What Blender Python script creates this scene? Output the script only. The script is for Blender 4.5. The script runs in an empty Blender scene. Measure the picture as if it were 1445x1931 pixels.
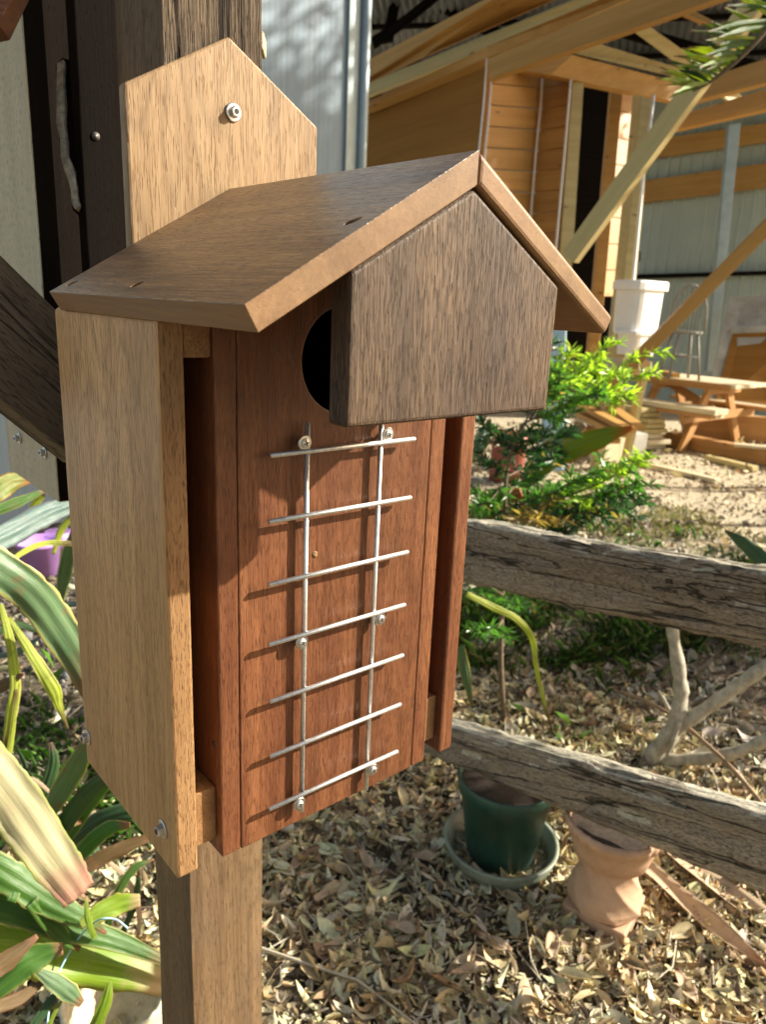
import bpy, bmesh, math, random
from mathutils import Vector, Matrix, noise
import numpy as np
random.seed(7); rng = np.random.default_rng(11)
S = bpy.context.scene; COL = S.collection
# ------------------------------------------------------------ camera, light, exposure
CAM = Vector((-0.2905, -0.4695, 1.4625)); FPX = 1423.8
cd = bpy.data.cameras.new('camera'); cam = bpy.data.objects.new('camera', cd); COL.objects.link(cam)
cam.location = CAM
cam.rotation_euler = (math.radians(74.2815), math.radians(-2.4603), math.radians(-40.3204))
cd.sensor_fit = 'VERTICAL'; cd.sensor_height = 36.0; cd.sensor_width = 27.0
cd.lens = FPX * 36.0 / 1931; cd.clip_start = 0.02; cd.clip_end = 400
cd.dof.use_dof = True; cd.dof.focus_distance = 0.60; cd.dof.aperture_fstop = cd.lens / 2.4
S.camera = cam
SUN = Vector((1.636, -1.0, 1.108)).normalized()
w = bpy.data.worlds.new('World'); S.world = w; w.use_nodes = True
nt = w.node_tree; bg = nt.nodes['Background']
sky = nt.nodes.new('ShaderNodeTexSky'); sky.sky_type = 'NISHITA'; sky.sun_disc = False
sky.sun_elevation = math.asin(SUN.z); sky.sun_rotation = math.atan2(SUN.x, SUN.y)
sky.dust_density = 2.5; sky.air_density = 1.0; sky.ozone_density = 0.6
wb = nt.nodes.new('ShaderNodeMix'); wb.data_type = 'RGBA'; wb.blend_type = 'MULTIPLY'; wb.inputs[0].default_value = 1   # the photograph's warm white balance
wb.inputs[7].default_value = (1.16, 1.0, .80, 1); nt.links.new(sky.outputs[0], wb.inputs[6]); nt.links.new(wb.outputs[2], bg.inputs[0]); bg.inputs[1].default_value = 0.09
sd = bpy.data.lights.new('sun', 'SUN'); sd.energy = 5.0; sd.angle = math.radians(0.55); sd.color = (1, .94, .80)
so = bpy.data.objects.new('sun', sd); COL.objects.link(so); so.rotation_euler = SUN.to_track_quat('Z', 'Y').to_euler()
so.location = (6, -4, 8)
S.view_settings.view_transform = 'Standard'; S.view_settings.look = 'None'
S.view_settings.exposure = 1.2; S.view_settings.gamma = 1.0; S.view_settings.use_curve_mapping = False
S.render.engine = 'CYCLES'; S.cycles.use_denoising = True; S.cycles.max_bounces = 8
S.cycles.diffuse_bounces = 5; S.cycles.caustics_reflective = False; S.cycles.caustics_refractive = False

# ------------------------------------------------------------ helpers
RM = cam.rotation_euler.to_matrix()
FWD = RM @ Vector((0, 0, -1)); RIGHT = RM @ Vector((1, 0, 0))
def ray(px, py): return RM @ Vector(((px - 722.5) / FPX, (965.5 - py) / FPX, -1))
def at(px, py, Z): return CAM + ray(px, py) * Z                      # a point at distance Z
def lvl(px, py, z):                                                  # a point on the level z
    r = ray(px, py); return CAM + r * ((z - CAM.z) / r.z)
def onp(px, py, p, n):
    r = ray(px, py); return CAM + r * ((p - CAM).dot(n) / r.dot(n))

def tag(o, label=None, cat=None, group=None, kind=None):
    if label: o['label'] = label
    if cat: o['category'] = cat
    if group: o['group'] = group
    if kind: o['kind'] = kind
    return o
def empty(name, loc, label, cat, group=None):
    o = bpy.data.objects.new(name, None); COL.objects.link(o); o.location = loc; o.empty_display_size = .05
    return tag(o, label, cat, group)
bpy_ident = Matrix.Identity(4)
WM = {}
def link(name, me, mat, parent=None, M=None):
    """link a mesh whose coordinates are local to matrix M (world); parent keeps world place"""
    o = bpy.data.objects.new(name, me); COL.objects.link(o)
    if mat is not None:
        if isinstance(mat, (list, tuple)):
            for m in mat: me.materials.append(m)
        elif not me.materials: me.materials.append(mat)
    M = M or Matrix.Identity(4)
    if parent is not None:
        o.parent = parent
        PW = WM.get(parent.name) or Matrix.Translation(parent.location)
        o.matrix_basis = PW.inverted() @ M
    else: o.matrix_basis = M
    WM[o.name] = M.copy()
    return o
def mesh(name, verts, faces, smooth=False):
    me = bpy.data.meshes.new(name); me.from_pydata([tuple(v) for v in verts], [], faces)
    if smooth: me.polygons.foreach_set('use_smooth', [True] * len(me.polygons))
    me.update(); return me
def fixn(me):
    bm = bmesh.new(); bm.from_mesh(me); bmesh.ops.recalc_face_normals(bm, faces=bm.faces); bm.to_mesh(me); bm.free()
def bevel(o, wd, seg=2):
    m = o.modifiers.new('bevel', 'BEVEL'); m.width = wd; m.segments = seg; m.limit_method = 'ANGLE'; m.angle_limit = .5
def prism(name, pts, n, mat, parent=None, bv=0, xaxis=None, seg=2, label=None):
    """polygon pts (world) extruded along vector n (world); grain axis local X"""
    pts = [Vector(p) for p in pts]; n = Vector(n)
    X = (Vector(xaxis) if xaxis is not None else pts[1] - pts[0]).normalized()
    Y = n.cross(X).normalized() if abs(n.normalized().dot(X)) < .99 else X.orthogonal().normalized()
    Zv = X.cross(Y); c = sum(pts, Vector()) / len(pts) + n / 2
    M = Matrix((X, Y, Zv)).transposed().to_4x4(); M.translation = c; Mi = M.inverted(); k = len(pts)
    v = [Mi @ p for p in pts] + [Mi @ (p + n) for p in pts]
    f = [list(range(k)), list(range(k, 2 * k))[::-1]] + [[i, i + k, (i + 1) % k + k, (i + 1) % k] for i in range(k)]
    me = mesh(name, v, f); fixn(me)
    o = link(name, me, mat, parent, M)
    if bv: bevel(o, bv, seg)
    if label: o['label'] = label
    return o
def box(name, lo, hi, mat, parent=None, bv=0, grain='Z', seg=2, label=None):
    (x0, y0, z0), (x1, y1, z1) = lo, hi
    return prism(name, [(x0, y0, z0), (x1, y0, z0), (x1, y0, z1), (x0, y0, z1)], (0, y1 - y0, 0), mat, parent, bv,
                 {'X': (1, 0, 0), 'Y': (0, 1, 0), 'Z': (0, 0, 1)}[grain], seg, label)
def bar(name, a, b, wd, ht, mat, parent=None, bv=0, up=(0, 0, 1)):
    a, b = Vector(a), Vector(b); X = (b - a).normalized(); up = Vector(up)
    Y = up.cross(X); Y = Y.normalized() if Y.length > 1e-4 else X.orthogonal().normalized()
    Zv = X.cross(Y)
    q = [a + Y * s * wd / 2 + Zv * t * ht / 2 for s, t in ((-1, -1), (1, -1), (1, 1), (-1, 1))]
    return prism(name, q, b - a, mat, parent, bv, X)
def slab(name, pts, th, mat, parent=None, bv=0, xaxis=None, label=None):
    """pts = (px, py, Z): visible face; the body goes th metres away from the camera"""
    P = [at(*p) for p in pts]
    n = Vector()
    for i in range(len(P)): n += P[i].cross(P[(i + 1) % len(P)])
    n.normalize()
    if n.dot(P[0] - CAM) < 0: n = -n
    return prism(name, P, n * th, mat, parent, bv, xaxis, 2, label)
def tube_data(path, rad, seg=10, cap=True):
    path = [Vector(p) for p in path]; V = []; F = []
    R = rad if isinstance(rad, (list, tuple)) else [rad] * len(path)
    t0 = (path[1] - path[0]).normalized(); u = t0.orthogonal().normalized()
    for i, p in enumerate(path):
        t = (path[min(i + 1, len(path) - 1)] - path[max(i - 1, 0)]).normalized()
        u = (u - t * u.dot(t)).normalized(); b = t.cross(u)
        for k in range(seg):
            a = 2 * math.pi * k / seg; V.append(p + (u * math.cos(a) + b * math.sin(a)) * R[i])
    for i in range(len(path) - 1):
        for k in range(seg):
            a = i * seg + k; b2 = i * seg + (k + 1) % seg; F.append([a, b2, b2 + seg, a + seg])
    if cap: F.append(list(range(seg))[::-1]); F.append([(len(path) - 1) * seg + k for k in range(seg)])
    return V, F
def tube(name, path, rad, mat, parent=None, seg=10, M=None, label=None):
    V, F = tube_data(path, rad, seg); c = Vector(path[0]); V = [v - c for v in V]
    me = mesh(name, V, F, True); fixn(me)
    o = link(name, me, mat, parent, Matrix.Translation(c))
    if label: o['label'] = label
    return o
def smooth_path(pts, n=6):
    pts = [Vector(p) for p in pts]; P = [pts[0] * 2 - pts[1]] + pts + [pts[-1] * 2 - pts[-2]]; out = []
    for i in range(1, len(P) - 2):
        for k in range(n):
            t = k / n; a, b, c, d = P[i - 1], P[i], P[i + 1], P[i + 2]
            out.append(.5 * (2 * b + (c - a) * t + (2 * a - 5 * b + 4 * c - d) * t * t + (3 * b - a - 3 * c + d) * t ** 3))
    out.append(pts[-1]); return out
def lathe(name, prof, mat, parent, loc, seg=48, fn=None, rot=None, label=None):
    V = []; F = []
    for (r, z) in prof:
        for k in range(seg):
            a = 2 * math.pi * k / seg; rr = r * (fn(a, z) if fn else 1)
            V.append((rr * math.cos(a), rr * math.sin(a), z))
    for i in range(len(prof) - 1):
        for k in range(seg):
            a = i * seg + k; b = i * seg + (k + 1) % seg; F.append([a, b, b + seg, a + seg])
    me = mesh(name, V, F, True); fixn(me)
    M = Matrix.Translation(Vector(loc))
    if rot is not None: M = M @ rot
    o = link(name, me, mat, parent, M)
    if label: o['label'] = label
    return o
def cut(o, cutters):
    """boolean the cutters out of o and keep only the result"""
    for c in cutters:
        m = o.modifiers.new('cut', 'BOOLEAN'); m.operation = 'DIFFERENCE'; m.solver = 'EXACT'; m.object = c
    bpy.context.view_layer.update()
    dg = bpy.context.evaluated_depsgraph_get(); me = bpy.data.meshes.new_from_object(o.evaluated_get(dg))
    o.modifiers.clear(); old = o.data; o.data = me; bpy.data.meshes.remove(old)
    for c in cutters: d_ = c.data; bpy.data.objects.remove(c); bpy.data.meshes.remove(d_)
def cyl_cut(c, ax, r, L, seg=40):
    ax = Vector(ax).normalized(); c = Vector(c); V, F = tube_data([c - ax * L / 2, c + ax * L / 2], r, seg)
    me = mesh('cutter', V, F); fixn(me); o = bpy.data.objects.new('cutter', me); COL.objects.link(o); return o

# ------------------------------------------------------------ materials
class NT:
    def __init__(s, name):
        s.m = bpy.data.materials.new(name); s.m.use_nodes = True; s.t = s.m.node_tree; s.b = s.t.nodes['Principled BSDF']
    def n(s, t, **k):
        o = s.t.nodes.new(t)
        for a, v in k.items(): setattr(o, a, v)
        return o
    def l(s, a, b): s.t.links.new(a, b)
    def coord(s, scl, rnd=True, gen='Object'):
        tc = s.n('ShaderNodeTexCoord'); src = tc.outputs[gen]
        if rnd:
            oi = s.n('ShaderNodeObjectInfo'); vm = s.n('ShaderNodeVectorMath', operation='SCALE')
            cb = s.n('ShaderNodeCombineXYZ')
            for i in range(3): s.l(oi.outputs['Random'], cb.inputs[i])
            s.l(cb.outputs[0], vm.inputs[0]); vm.inputs['Scale'].default_value = 13.7
            ad = s.n('ShaderNodeVectorMath', operation='ADD'); s.l(src, ad.inputs[0]); s.l(vm.outputs[0], ad.inputs[1]); src = ad.outputs[0]
        mu = s.n('ShaderNodeVectorMath', operation='MULTIPLY'); s.l(src, mu.inputs[0]); mu.inputs[1].default_value = scl
        return mu.outputs[0]
    def noise(s, vec, scale=1, detail=3, rough=.55, dist=0):
        o = s.n('ShaderNodeTexNoise'); s.l(vec, o.inputs['Vector']); o.inputs['Scale'].default_value = scale
        o.inputs['Detail'].default_value = detail; o.inputs['Roughness'].default_value = rough; o.inputs['Distortion'].default_value = dist
        return o.outputs['Fac']
    def ramp(s, f, stops):
        r = s.n('ShaderNodeValToRGB'); s.l(f, r.inputs[0]); e = r.color_ramp.elements
        while len(e) < len(stops): e.new(.5)
        for i, (p, c) in enumerate(stops):
            e[i].position = p; e[i].color = (c, c, c, 1) if isinstance(c, (int, float)) else (*c, 1)
        return r.outputs[0]
    def mix(s, f, a, b, mode='MIX'):
        m = s.n('ShaderNodeMix', data_type='RGBA', blend_type=mode)
        if isinstance(f, (int, float)): m.inputs[0].default_value = f
        else: s.l(f, m.inputs[0])
        for i, x in ((6, a), (7, b)):
            if isinstance(x, tuple): m.inputs[i].default_value = (*x, 1)
            else: s.l(x, m.inputs[i])
        return m.outputs[2]
    def math(s, op, a, b=0.):
        m = s.n('ShaderNodeMath', operation=op)
        for i, x in ((0, a), (1, b)):
            if isinstance(x, (int, float)): m.inputs[i].default_value = x
            else: s.l(x, m.inputs[i])
        return m.outputs[0]
    def bump(s, h, dist, strength=1., prev=None):
        b = s.n('ShaderNodeBump'); s.l(h, b.inputs['Height']); b.inputs['Distance'].default_value = dist; b.inputs['Strength'].default_value = strength
        if prev is not None: s.l(prev, b.inputs['Normal'])
        return b.outputs[0]
    def out(s, col, rough=.6, bump=None, metal=0., spec=None):
        if isinstance(col, tuple): s.b.inputs['Base Color'].default_value = (*col, 1)
        else: s.l(col, s.b.inputs['Base Color'])
        if isinstance(rough, (int, float)): s.b.inputs['Roughness'].default_value = rough
        else: s.l(rough, s.b.inputs['Roughness'])
        s.b.inputs['Metallic'].default_value = metal
        if spec is not None: s.b.inputs['Specular IOR Level'].default_value = spec
        if bump is not None: s.l(bump, s.b.inputs['Normal'])
        return s.m

def wood(name, light, dark, pore, k=1., pores=.55, blotch=0., rough=.5, blcol=None, spec=.35, cross=1., crack=0., bumpd=.0005, var=.12, pst=.6, knots=0., plen=1., fig=0.):
    """grain along local X; k = size multiplier of the figure"""
    m = NT(name)
    c1 = m.coord((2.2 / k, 45 * cross / k, 45 * cross / k)); c2 = m.coord((14 / k, 420 * cross / k, 420 * cross / k)); c3 = m.coord((130 / k / plen, 1500 * cross / k, 1500 * cross / k))
    big = m.noise(c1, 1, 3, .5, .6); fine = m.noise(c2, 1, 3, .6)
    f = m.math('ADD', m.math('MULTIPLY', big, .62), m.math('MULTIPLY', fine, .38))
    col = m.mix(m.ramp(f, [(.36, 0.), (.66, 1.)]), dark, light)
    if fig:      # broad grain figure, different on every board
        cf = m.coord((.9, 7.5, 7.5)); nf = m.noise(cf, 1, 2, .5, .4)
        rings = m.math('ABSOLUTE', m.math('SINE', m.math('MULTIPLY', nf, 95.), 0)); fg = m.ramp(rings, [(.0, .62), (.75, 1.)]); fl = m.ramp(m.noise(m.coord((1.3, 3.5, 3.5)), 1, 2), [(.35, .80), (.65, 1.12)])
        col = m.mix(.55 * fig, col, m.mix(1., col, fg, 'MULTIPLY')); col = m.mix(fig, col, m.mix(1., col, fl, 'MULTIPLY'))
    if blotch:
        c4 = m.coord((7 / k, 14 / k, 14 / k)); b = m.ramp(m.noise(c4, 1, 5, .65, .4), [(.46, 0.), (.72, 1.)])
        col = m.mix(m.math('MULTIPLY', b, blotch), col, blcol or dark)
    p = m.ramp(m.noise(c3, 1, 1, .5), [(pores, 0.), (pores + .1, 1.)])
    col = m.mix(m.math('MULTIPLY', p, pst), col, pore)
    h = m.math('SUBTRACT', m.math('MULTIPLY', fine, .6), p)
    if knots:
        vo = m.n('ShaderNodeTexVoronoi'); m.l(m.coord((2.6, 7.5, 7.5)), vo.inputs['Vector']); vo.inputs['Scale'].default_value = 1.
        kn = m.ramp(vo.outputs['Distance'], [(.05, knots), (.11, 0.)]); col = m.mix(kn, col, (pore[0] * .35, pore[1] * .3, pore[2] * .3))
    if crack:
        c5 = m.coord((1.5 / k, 26 / k, 26 / k)); cr = m.noise(c5, 1, 4, .55, 1.2)
        ck = m.ramp(m.math('ABSOLUTE', m.math('SUBTRACT', cr, .5)), [(.0, 1.), (.012 + .012 * crack, 0.)])
        col = m.mix(m.math('MULTIPLY', ck, .85), col, (pore[0] * .5, pore[1] * .5, pore[2] * .5))
        h = m.math('SUBTRACT', h, m.math('MULTIPLY', ck, 4.))
    oi = m.n('ShaderNodeObjectInfo'); hs = m.n('ShaderNodeHueSaturation')
    m.l(m.math('ADD', m.math('MULTIPLY', oi.outputs['Random'], 2 * var), 1 - var), hs.inputs['Value']); m.l(col, hs.inputs['Color'])
    return m.out(hs.outputs[0], m.math('ADD', m.math('MULTIPLY', fine, .2), rough - .1), m.bump(h, bumpd), 0, spec)
W_TAN = wood('pale_tan_hardwood', (.74, .435, .180), (.54, .295, .112), (.20, .10, .045), pores=.60, pst=.28, plen=1.6, blotch=.35, blcol=(.50, .275, .12), rough=.45, fig=1., var=.02)
W_BACK = wood('pale_oiled_hardwood', (.37, .245, .125), (.25, .155, .074), (.17, .08, .03), pores=.56, pst=.45, plen=2.6, fig=1., blotch=.25, rough=.5, var=.02, cross=.7)
W_RED = wood('red_brown_hardwood', (.250, .100, .042), (.130, .045, .019), (.060, .018, .009), pores=.56, pst=.55, plen=1.5, fig=1., blotch=.75, blcol=(.12, .040, .019), rough=.42, spec=.4, var=.04)
W_DARK = wood('weathered_dark_hardwood', (.170, .106, .060), (.076, .046, .027), (.030, .017, .011), pores=.52, pst=.7, fig=.6, blotch=.85, blcol=(.065, .043, .034), rough=.6, cross=.9, plen=1.8, var=.02, bumpd=.0012)
W_ROOF = wood('roof_hardwood', (.33, .180, .068), (.150, .076, .029), (.045, .022, .014), pores=.575, blotch=.85, blcol=(.085, .045, .026), rough=.33, spec=.6, fig=1., plen=1.5, var=.02, bumpd=.0007)
W_ROOFEDGE = wood('roof_edge_hardwood', (.265, .155, .070), (.165, .088, .038), (.15, .08, .04), pores=.58, pst=.16, fig=.5, blotch=.4, blcol=(.28, .14, .06), rough=.5, var=.02, bumpd=.00012)
W_WEDGE = wood('side_edge_hardwood', (.36, .21, .095), (.22, .115, .048), (.08, .03, .015), pores=.575, blotch=.5, rough=.5, var=.03)
W_POST = wood('post_hardwood', (.215, .138, .072), (.145, .086, .043), (.06, .035, .022), k=1.1, pores=.60, pst=.35, fig=1., plen=1.8, blotch=.6, blcol=(.13, .09, .06), rough=.62, crack=0, var=.03, bumpd=.001)
W_GREY = wood('weathered_grey_timber', (.44, .375, .29), (.22, .175, .13), (.025, .018, .014), k=1.5, pores=.55, blotch=.6, blcol=(.16, .14, .11), rough=.8, spec=.2, crack=.2, bumpd=.003)
W_BLEACHLIT = wood('bleached_sunlit_rail_top', (.60, .55, .44), (.42, .37, .28), (.12, .10, .08), k=1.5, pores=.57, blotch=.7, blcol=(.30, .30, .22), rough=.85, spec=.2, crack=.4, bumpd=.003)  # rail tops: bleaching plus sunlight put into the colour
W_POSTTOP = wood('rain_weathered_post', (.20, .15, .10), (.075, .055, .038), (.02, .015, .01), k=1.2, pores=.54, blotch=.7, blcol=(.05, .038, .028), rough=.85, spec=.15, crack=.4, bumpd=.004, plen=2.)
W_BRACE = wood('dark_weathered_plank', (.20, .155, .105), (.11, .082, .055), (.012, .009, .007), k=1.5, pores=.58, blotch=.5, blcol=(.09, .075, .045), rough=.75, crack=.5, var=0, bumpd=.002)
W_SHADE = wood('shade_dark_board', (.013, .010, .008), (.008, .006, .005), (.006, .004, .003), pores=.6, rough=.9, spec=.05, var=.1)  # shade put into the colour, near-black for boards lying in shadow
W_PALE = wood('pale_greyed_board', (.56, .48, .32), (.44, .37, .235), (.17, .13, .08), pores=.6, blotch=.2, rough=.6, var=0, cross=.8)
W_PINE = wood('raw_pine', (.51, .295, .088), (.39, .205, .052), (.30, .13, .04), k=3, pores=.66, blotch=.25, rough=.6, var=.1, knots=.8, bumpd=.0002)
W_PLY = wood('plywood', (.34, .165, .040), (.25, .115, .026), (.15, .07, .03), k=5, pores=.68, blotch=.3, rough=.7, spec=.08, var=.03)
W_CLAD = wood('orange_cladding', (.50, .275, .080), (.38, .19, .048), (.28, .11, .035), k=4, pores=.68, blotch=.3, rough=.55, var=.12, knots=.8, bumpd=.0002)
W_TREAT = wood('green_treated_pine', (.56, .46, .22), (.43, .34, .15), (.20, .14, .06), k=3, pores=.66, blotch=.3, rough=.6, var=.12, knots=.8, bumpd=.0002)
W_DECK = wood('sunbleached_timber', (.68, .60, .42), (.50, .42, .27), (.25, .17, .10), k=2.5, pores=.64, rough=.7, var=.15)
W_TABLE = wood('stained_picnic_timber', (.46, .25, .085), (.33, .16, .05), (.12, .045, .02), k=3, pores=.66, blotch=.3, rough=.6, var=.12, knots=.8, bumpd=.0002)

def plain(name, col, rough=.6, metal=0., var=.08, scale=12., bumpd=.0, spec=None, dirt=None):
    m = NT(name); c = m.coord((1, 1, 1)); n = m.noise(c, scale, 5, .6)
    cc = m.mix(m.ramp(n, [(.3, 0.), (.7, 1.)]), tuple(x * (1 - var) for x in col), tuple(min(1, x * (1 + var)) for x in col))
    if dirt: cc = m.mix(m.ramp(m.noise(c, scale * .35, 6, .7), [(.5, 0.), (.7, .8)]), cc, dirt)
    return m.out(cc, rough, m.bump(m.noise(c, scale * 6, 3), bumpd) if bumpd else None, metal, spec)
M_ALU = plain('dull_aluminium', (.68, .68, .67), .38, .85, .15, 300, .0002)
M_STEEL = plain('stainless_steel', (.55, .54, .52), .3, 1., .2, 200)
M_BLACK = plain('black_void', (.004, .004, .004), .9)
M_SLOT = plain('dark_slot', (.02, .018, .016), .7)
M_SLOTG = plain('dark_screw_metal', (.10, .09, .08), .5, .5)  # darker metal for the second box's screw
M_GREENPOT = plain('dark_green_plastic', (.020, .075, .055), .42, 0, .25, 25, .0004, None, (.06, .075, .05))
M_SAUCER = plain('grey_green_plastic', (.24, .27, .20), .5, 0, .2, 20, .0003, None, (.10, .09, .07))
M_TERRA = plain('terracotta', (.52, .33, .21), .75, 0, .15, 20, .0006, None, (.45, .26, .17))
M_PURPLE = plain('purple_plastic', (.45, .24, .62), .45, 0, .08, 10)
M_SOIL = plain('potting_soil', (.05, .035, .025), .95, 0, .5, 90, .004)
M_WHITE = plain('white_plastic', (.82, .82, .80), .45, 0, .03, 10)
M_PVC = plain('pale_blue_plastic', (.42, .58, .66), .45, 0, .1, 8)
M_BARK = plain('grey_brown_bark', (.16, .115, .07), .85, 0, .4, 60, .003)
M_BARKE = plain('greyed_bark_edge', (.66, .60, .48), .9, 0, .45, 140, .002)
M_FRANG = plain('pale_grey_bark', (.40, .36, .27), .8, 0, .35, 45, .002, None, (.23, .21, .16))
M_GALV = plain('galvanised_steel', (.30, .36, .38), .45, .6, .12, 6)
M_GREYPAINT = plain('peeling_pale_paint', (.42, .41, .37), .8, 0, .2, 4, .001, None, (.20, .17, .13))
M_STRIP = plain('white_sealant', (.75, .72, .68), .6, 0, .1, 30)
M_STICK = plain('dry_stick', (.26, .17, .10), .8, 0, .3, 60, .001)
M_CREAM = plain('cream_fibre', (.62, .55, .38), .8, 0, .2, 50, .002)
M_BLUEPIPE = plain('light_blue_hose', (.35, .58, .68), .45)
M_ROOFTIN = plain('dark_corrugated_iron', (.17, .18, .19), .5, .3, .2, 3)
M_TIN = plain('sage_green_sheet_steel', (.44, .51, .47), .5, .1, .08, 1.2, 0, None, (.36, .41, .37))

def bluewall():
    m = NT('pale_blue_sheet_wall'); c = m.coord((1, 1, 1), False)
    n = m.noise(c, 1.1, 6, .6); s = m.noise(m.coord((30, 30, .6), False), 1, 3)
    col = m.mix(m.ramp(n, [(.3, 0.), (.7, 1.)]), (.17, .26, .36), (.24, .33, .41))
    col = m.mix(m.ramp(s, [(.35, 0.), (.7, .35)]), col, (.34, .38, .38))
    return m.out(col, .5)
M_BLUE = bluewall()

def leafmat(name, base, vein, edge, tip, trans=.35, rough=.35, spots=.25, tipat=.9):
    m = NT(name); uv = m.n('ShaderNodeUVMap'); sp = m.n('ShaderNodeSeparateXYZ'); m.l(uv.outputs[0], sp.inputs[0])
    u, v = sp.outputs[0], sp.outputs[1]
    mu = m.n('ShaderNodeVectorMath', operation='MULTIPLY'); m.l(uv.outputs[0], mu.inputs[0]); mu.inputs[1].default_value = (3.5, 42, 1)
    st = m.noise(mu.outputs[0], 1, 3, .6); col = m.mix(m.ramp(st, [(.35, 0.), (.65, 1.)]), base, vein)
    c = m.coord((1, 1, 1)); n = m.noise(c, 22, 5, .65)
    col = m.mix(m.ramp(n, [(.56, 0.), (.56 + .12, spots * 2)]), col, tip)
    e = m.math('ABSOLUTE', m.math('SUBTRACT', v, .5)); col = m.mix(m.ramp(e, [(.40, 0.), (.49, 1.)]), col, edge)
    col = m.mix(m.ramp(m.math('ADD', u, m.math('MULTIPLY', m.math('SUBTRACT', n, .5), .3)), [(tipat - .08, 0.), (tipat + .06, 1.)]), col, tip)
    fv = m.ramp(m.math('ABSOLUTE', m.math('SINE', m.math('MULTIPLY', v, 44.), 0)), [(.0, .90), (.5, 1.)])
    col = m.mix(1., col, fv, 'MULTIPLY')
    sc = m.noise(m.coord((1, 1, 1)), 75, 4, .7); col = m.mix(m.ramp(sc, [(.62, 0.), (.68, spots)]), col, (.16, .10, .05))
    m.out(col, m.math('ADD', m.math('MULTIPLY', n, .3), rough - .1), m.bump(st, .0008)); tr = m.n('ShaderNodeBsdfTranslucent'); ms = m.n('ShaderNodeMixShader')
    br = m.mix(1., col, (1.5, 1.6, .8), 'MULTIPLY'); m.l(br, tr.inputs[0])
    ms.inputs[0].default_value = trans; m.l(m.b.outputs[0], ms.inputs[1]); m.l(tr.outputs[0], ms.inputs[2])
    o = m.t.nodes['Material Output']; m.l(ms.outputs[0], o.inputs[0]); return m.m
L_LIME = leafmat('lime_leaf', (.20, .33, .022), (.30, .42, .035), (.45, .42, .10), (.50, .38, .20), .4)
L_GREEN = leafmat('mid_green_leaf', (.055, .16, .022), (.10, .22, .035), (.30, .32, .08), (.30, .16, .08), .35)
L_DARK = leafmat('dark_green_leaf', (.035, .085, .030), (.06, .13, .045), (.10, .13, .05), (.12, .07, .04), .25)
L_TEAL = leafmat('blue_green_leaf', (.075, .145, .13), (.12, .19, .17), (.17, .15, .19), (.14, .12, .12), .2)
L_SAGE = leafmat('sage_striped_leaf', (.09, .18, .085), (.16, .26, .12), (.52, .48, .16), (.22, .14, .07), .25, spots=.4)
L_ORANGE = leafmat('olive_orange_leaf', (.15, .20, .03), (.22, .25, .04), (.34, .19, .04), (.36, .13, .03), .35, tipat=.90, spots=.12)
L_CREAM = leafmat('bleached_cream_leaf', (.44, .42, .24), (.62, .56, .40), (.36, .38, .12), (.52, .30, .22), .35, tipat=.86, spots=.15)
L_BROWN = leafmat('reddish_brown_leaf', (.14, .085, .035), (.20, .13, .05), (.22, .10, .05), (.30, .14, .07), .2)
L_DRY = leafmat('dry_fallen_leaf', (.50, .36, .23), (.62, .47, .32), (.46, .32, .20), (.36, .20, .12), .15, .8)
L_YEL = leafmat('yellow_green_leaf', (.42, .50, .05), (.56, .60, .12), (.60, .58, .18), (.22, .15, .06), .45, tipat=.86)

def attrmat(name, rough=.6, trans=0., bumpd=0, tint=(1.5, 1.6, .8)):
    m = NT(name); a = m.n('ShaderNodeAttribute'); a.attribute_name = 'Col'
    c = m.coord((1, 1, 1), False); n = m.noise(c, 120, 3)
    col = m.mix(m.ramp(n, [(.3, .75), (.7, 0.)]), a.outputs[0], m.mix(1., a.outputs[0], (.68, .63, .56), 'MULTIPLY'))
    m.out(col, rough, m.bump(n, bumpd) if bumpd else None)
    if trans:
        tr = m.n('ShaderNodeBsdfTranslucent'); ms = m.n('ShaderNodeMixShader'); m.l(m.mix(1., a.outputs[0], tint, 'MULTIPLY'), tr.inputs[0])
        ms.inputs[0].default_value = trans; m.l(m.b.outputs[0], ms.inputs[1]); m.l(tr.outputs[0], ms.inputs[2])
        m.l(ms.outputs[0], m.t.nodes['Material Output'].inputs[0])
    return m.m
M_LITTER = attrmat('leaf_litter', .7, .12, 0, (1.15, 1.0, .8)); M_NEEDLE = attrmat('spiky_foliage', .35, .42); M_GRASS = attrmat('grass_blades', .55, .3)
M_STONES = attrmat('gravel', .85)

def ground_mat():
    m = NT('ground_soil'); c = m.coord((1, 1, 1), False)
    tc = m.n('ShaderNodeTexCoord'); sp = m.n('ShaderNodeSeparateXYZ'); m.l(tc.outputs['Object'], sp.inputs[0])
    big = m.noise(c, 1.3, 5, .6); mid = m.noise(c, 14, 6, .65); fi = m.noise(c, 130, 4, .6)
    soil = m.mix(m.ramp(mid, [(.35, 0.), (.65, 1.)]), (.085, .068, .048), (.27, .22, .155))
    sand = m.mix(m.ramp(mid, [(.3, 0.), (.7, 1.)]), (.46, .39, .27), (.64, .55, .40))
    # the bare drive starts beyond the garden bed
    d = m.math('ADD', m.math('ADD', m.math('MULTIPLY', sp.outputs[0], .78), m.math('MULTIPLY', sp.outputs[1], .45)), m.math('MULTIPLY', m.math('SUBTRACT', big, .5), 1.6))
    col = m.mix(m.ramp(m.math('MULTIPLY', d, .1), [(.36, 0.), (.45, 1.)]), soil, sand)
    col = m.mix(m.ramp(fi, [(.3, .5), (.6, 0.)]), col, m.mix(1., col, (.45, .42, .4), 'MULTIPLY'))
    return m.out(col, .95, m.bump(fi, .006, 1., m.bump(mid, .03)), 0, .1)
M_GROUND = ground_mat()

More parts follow.
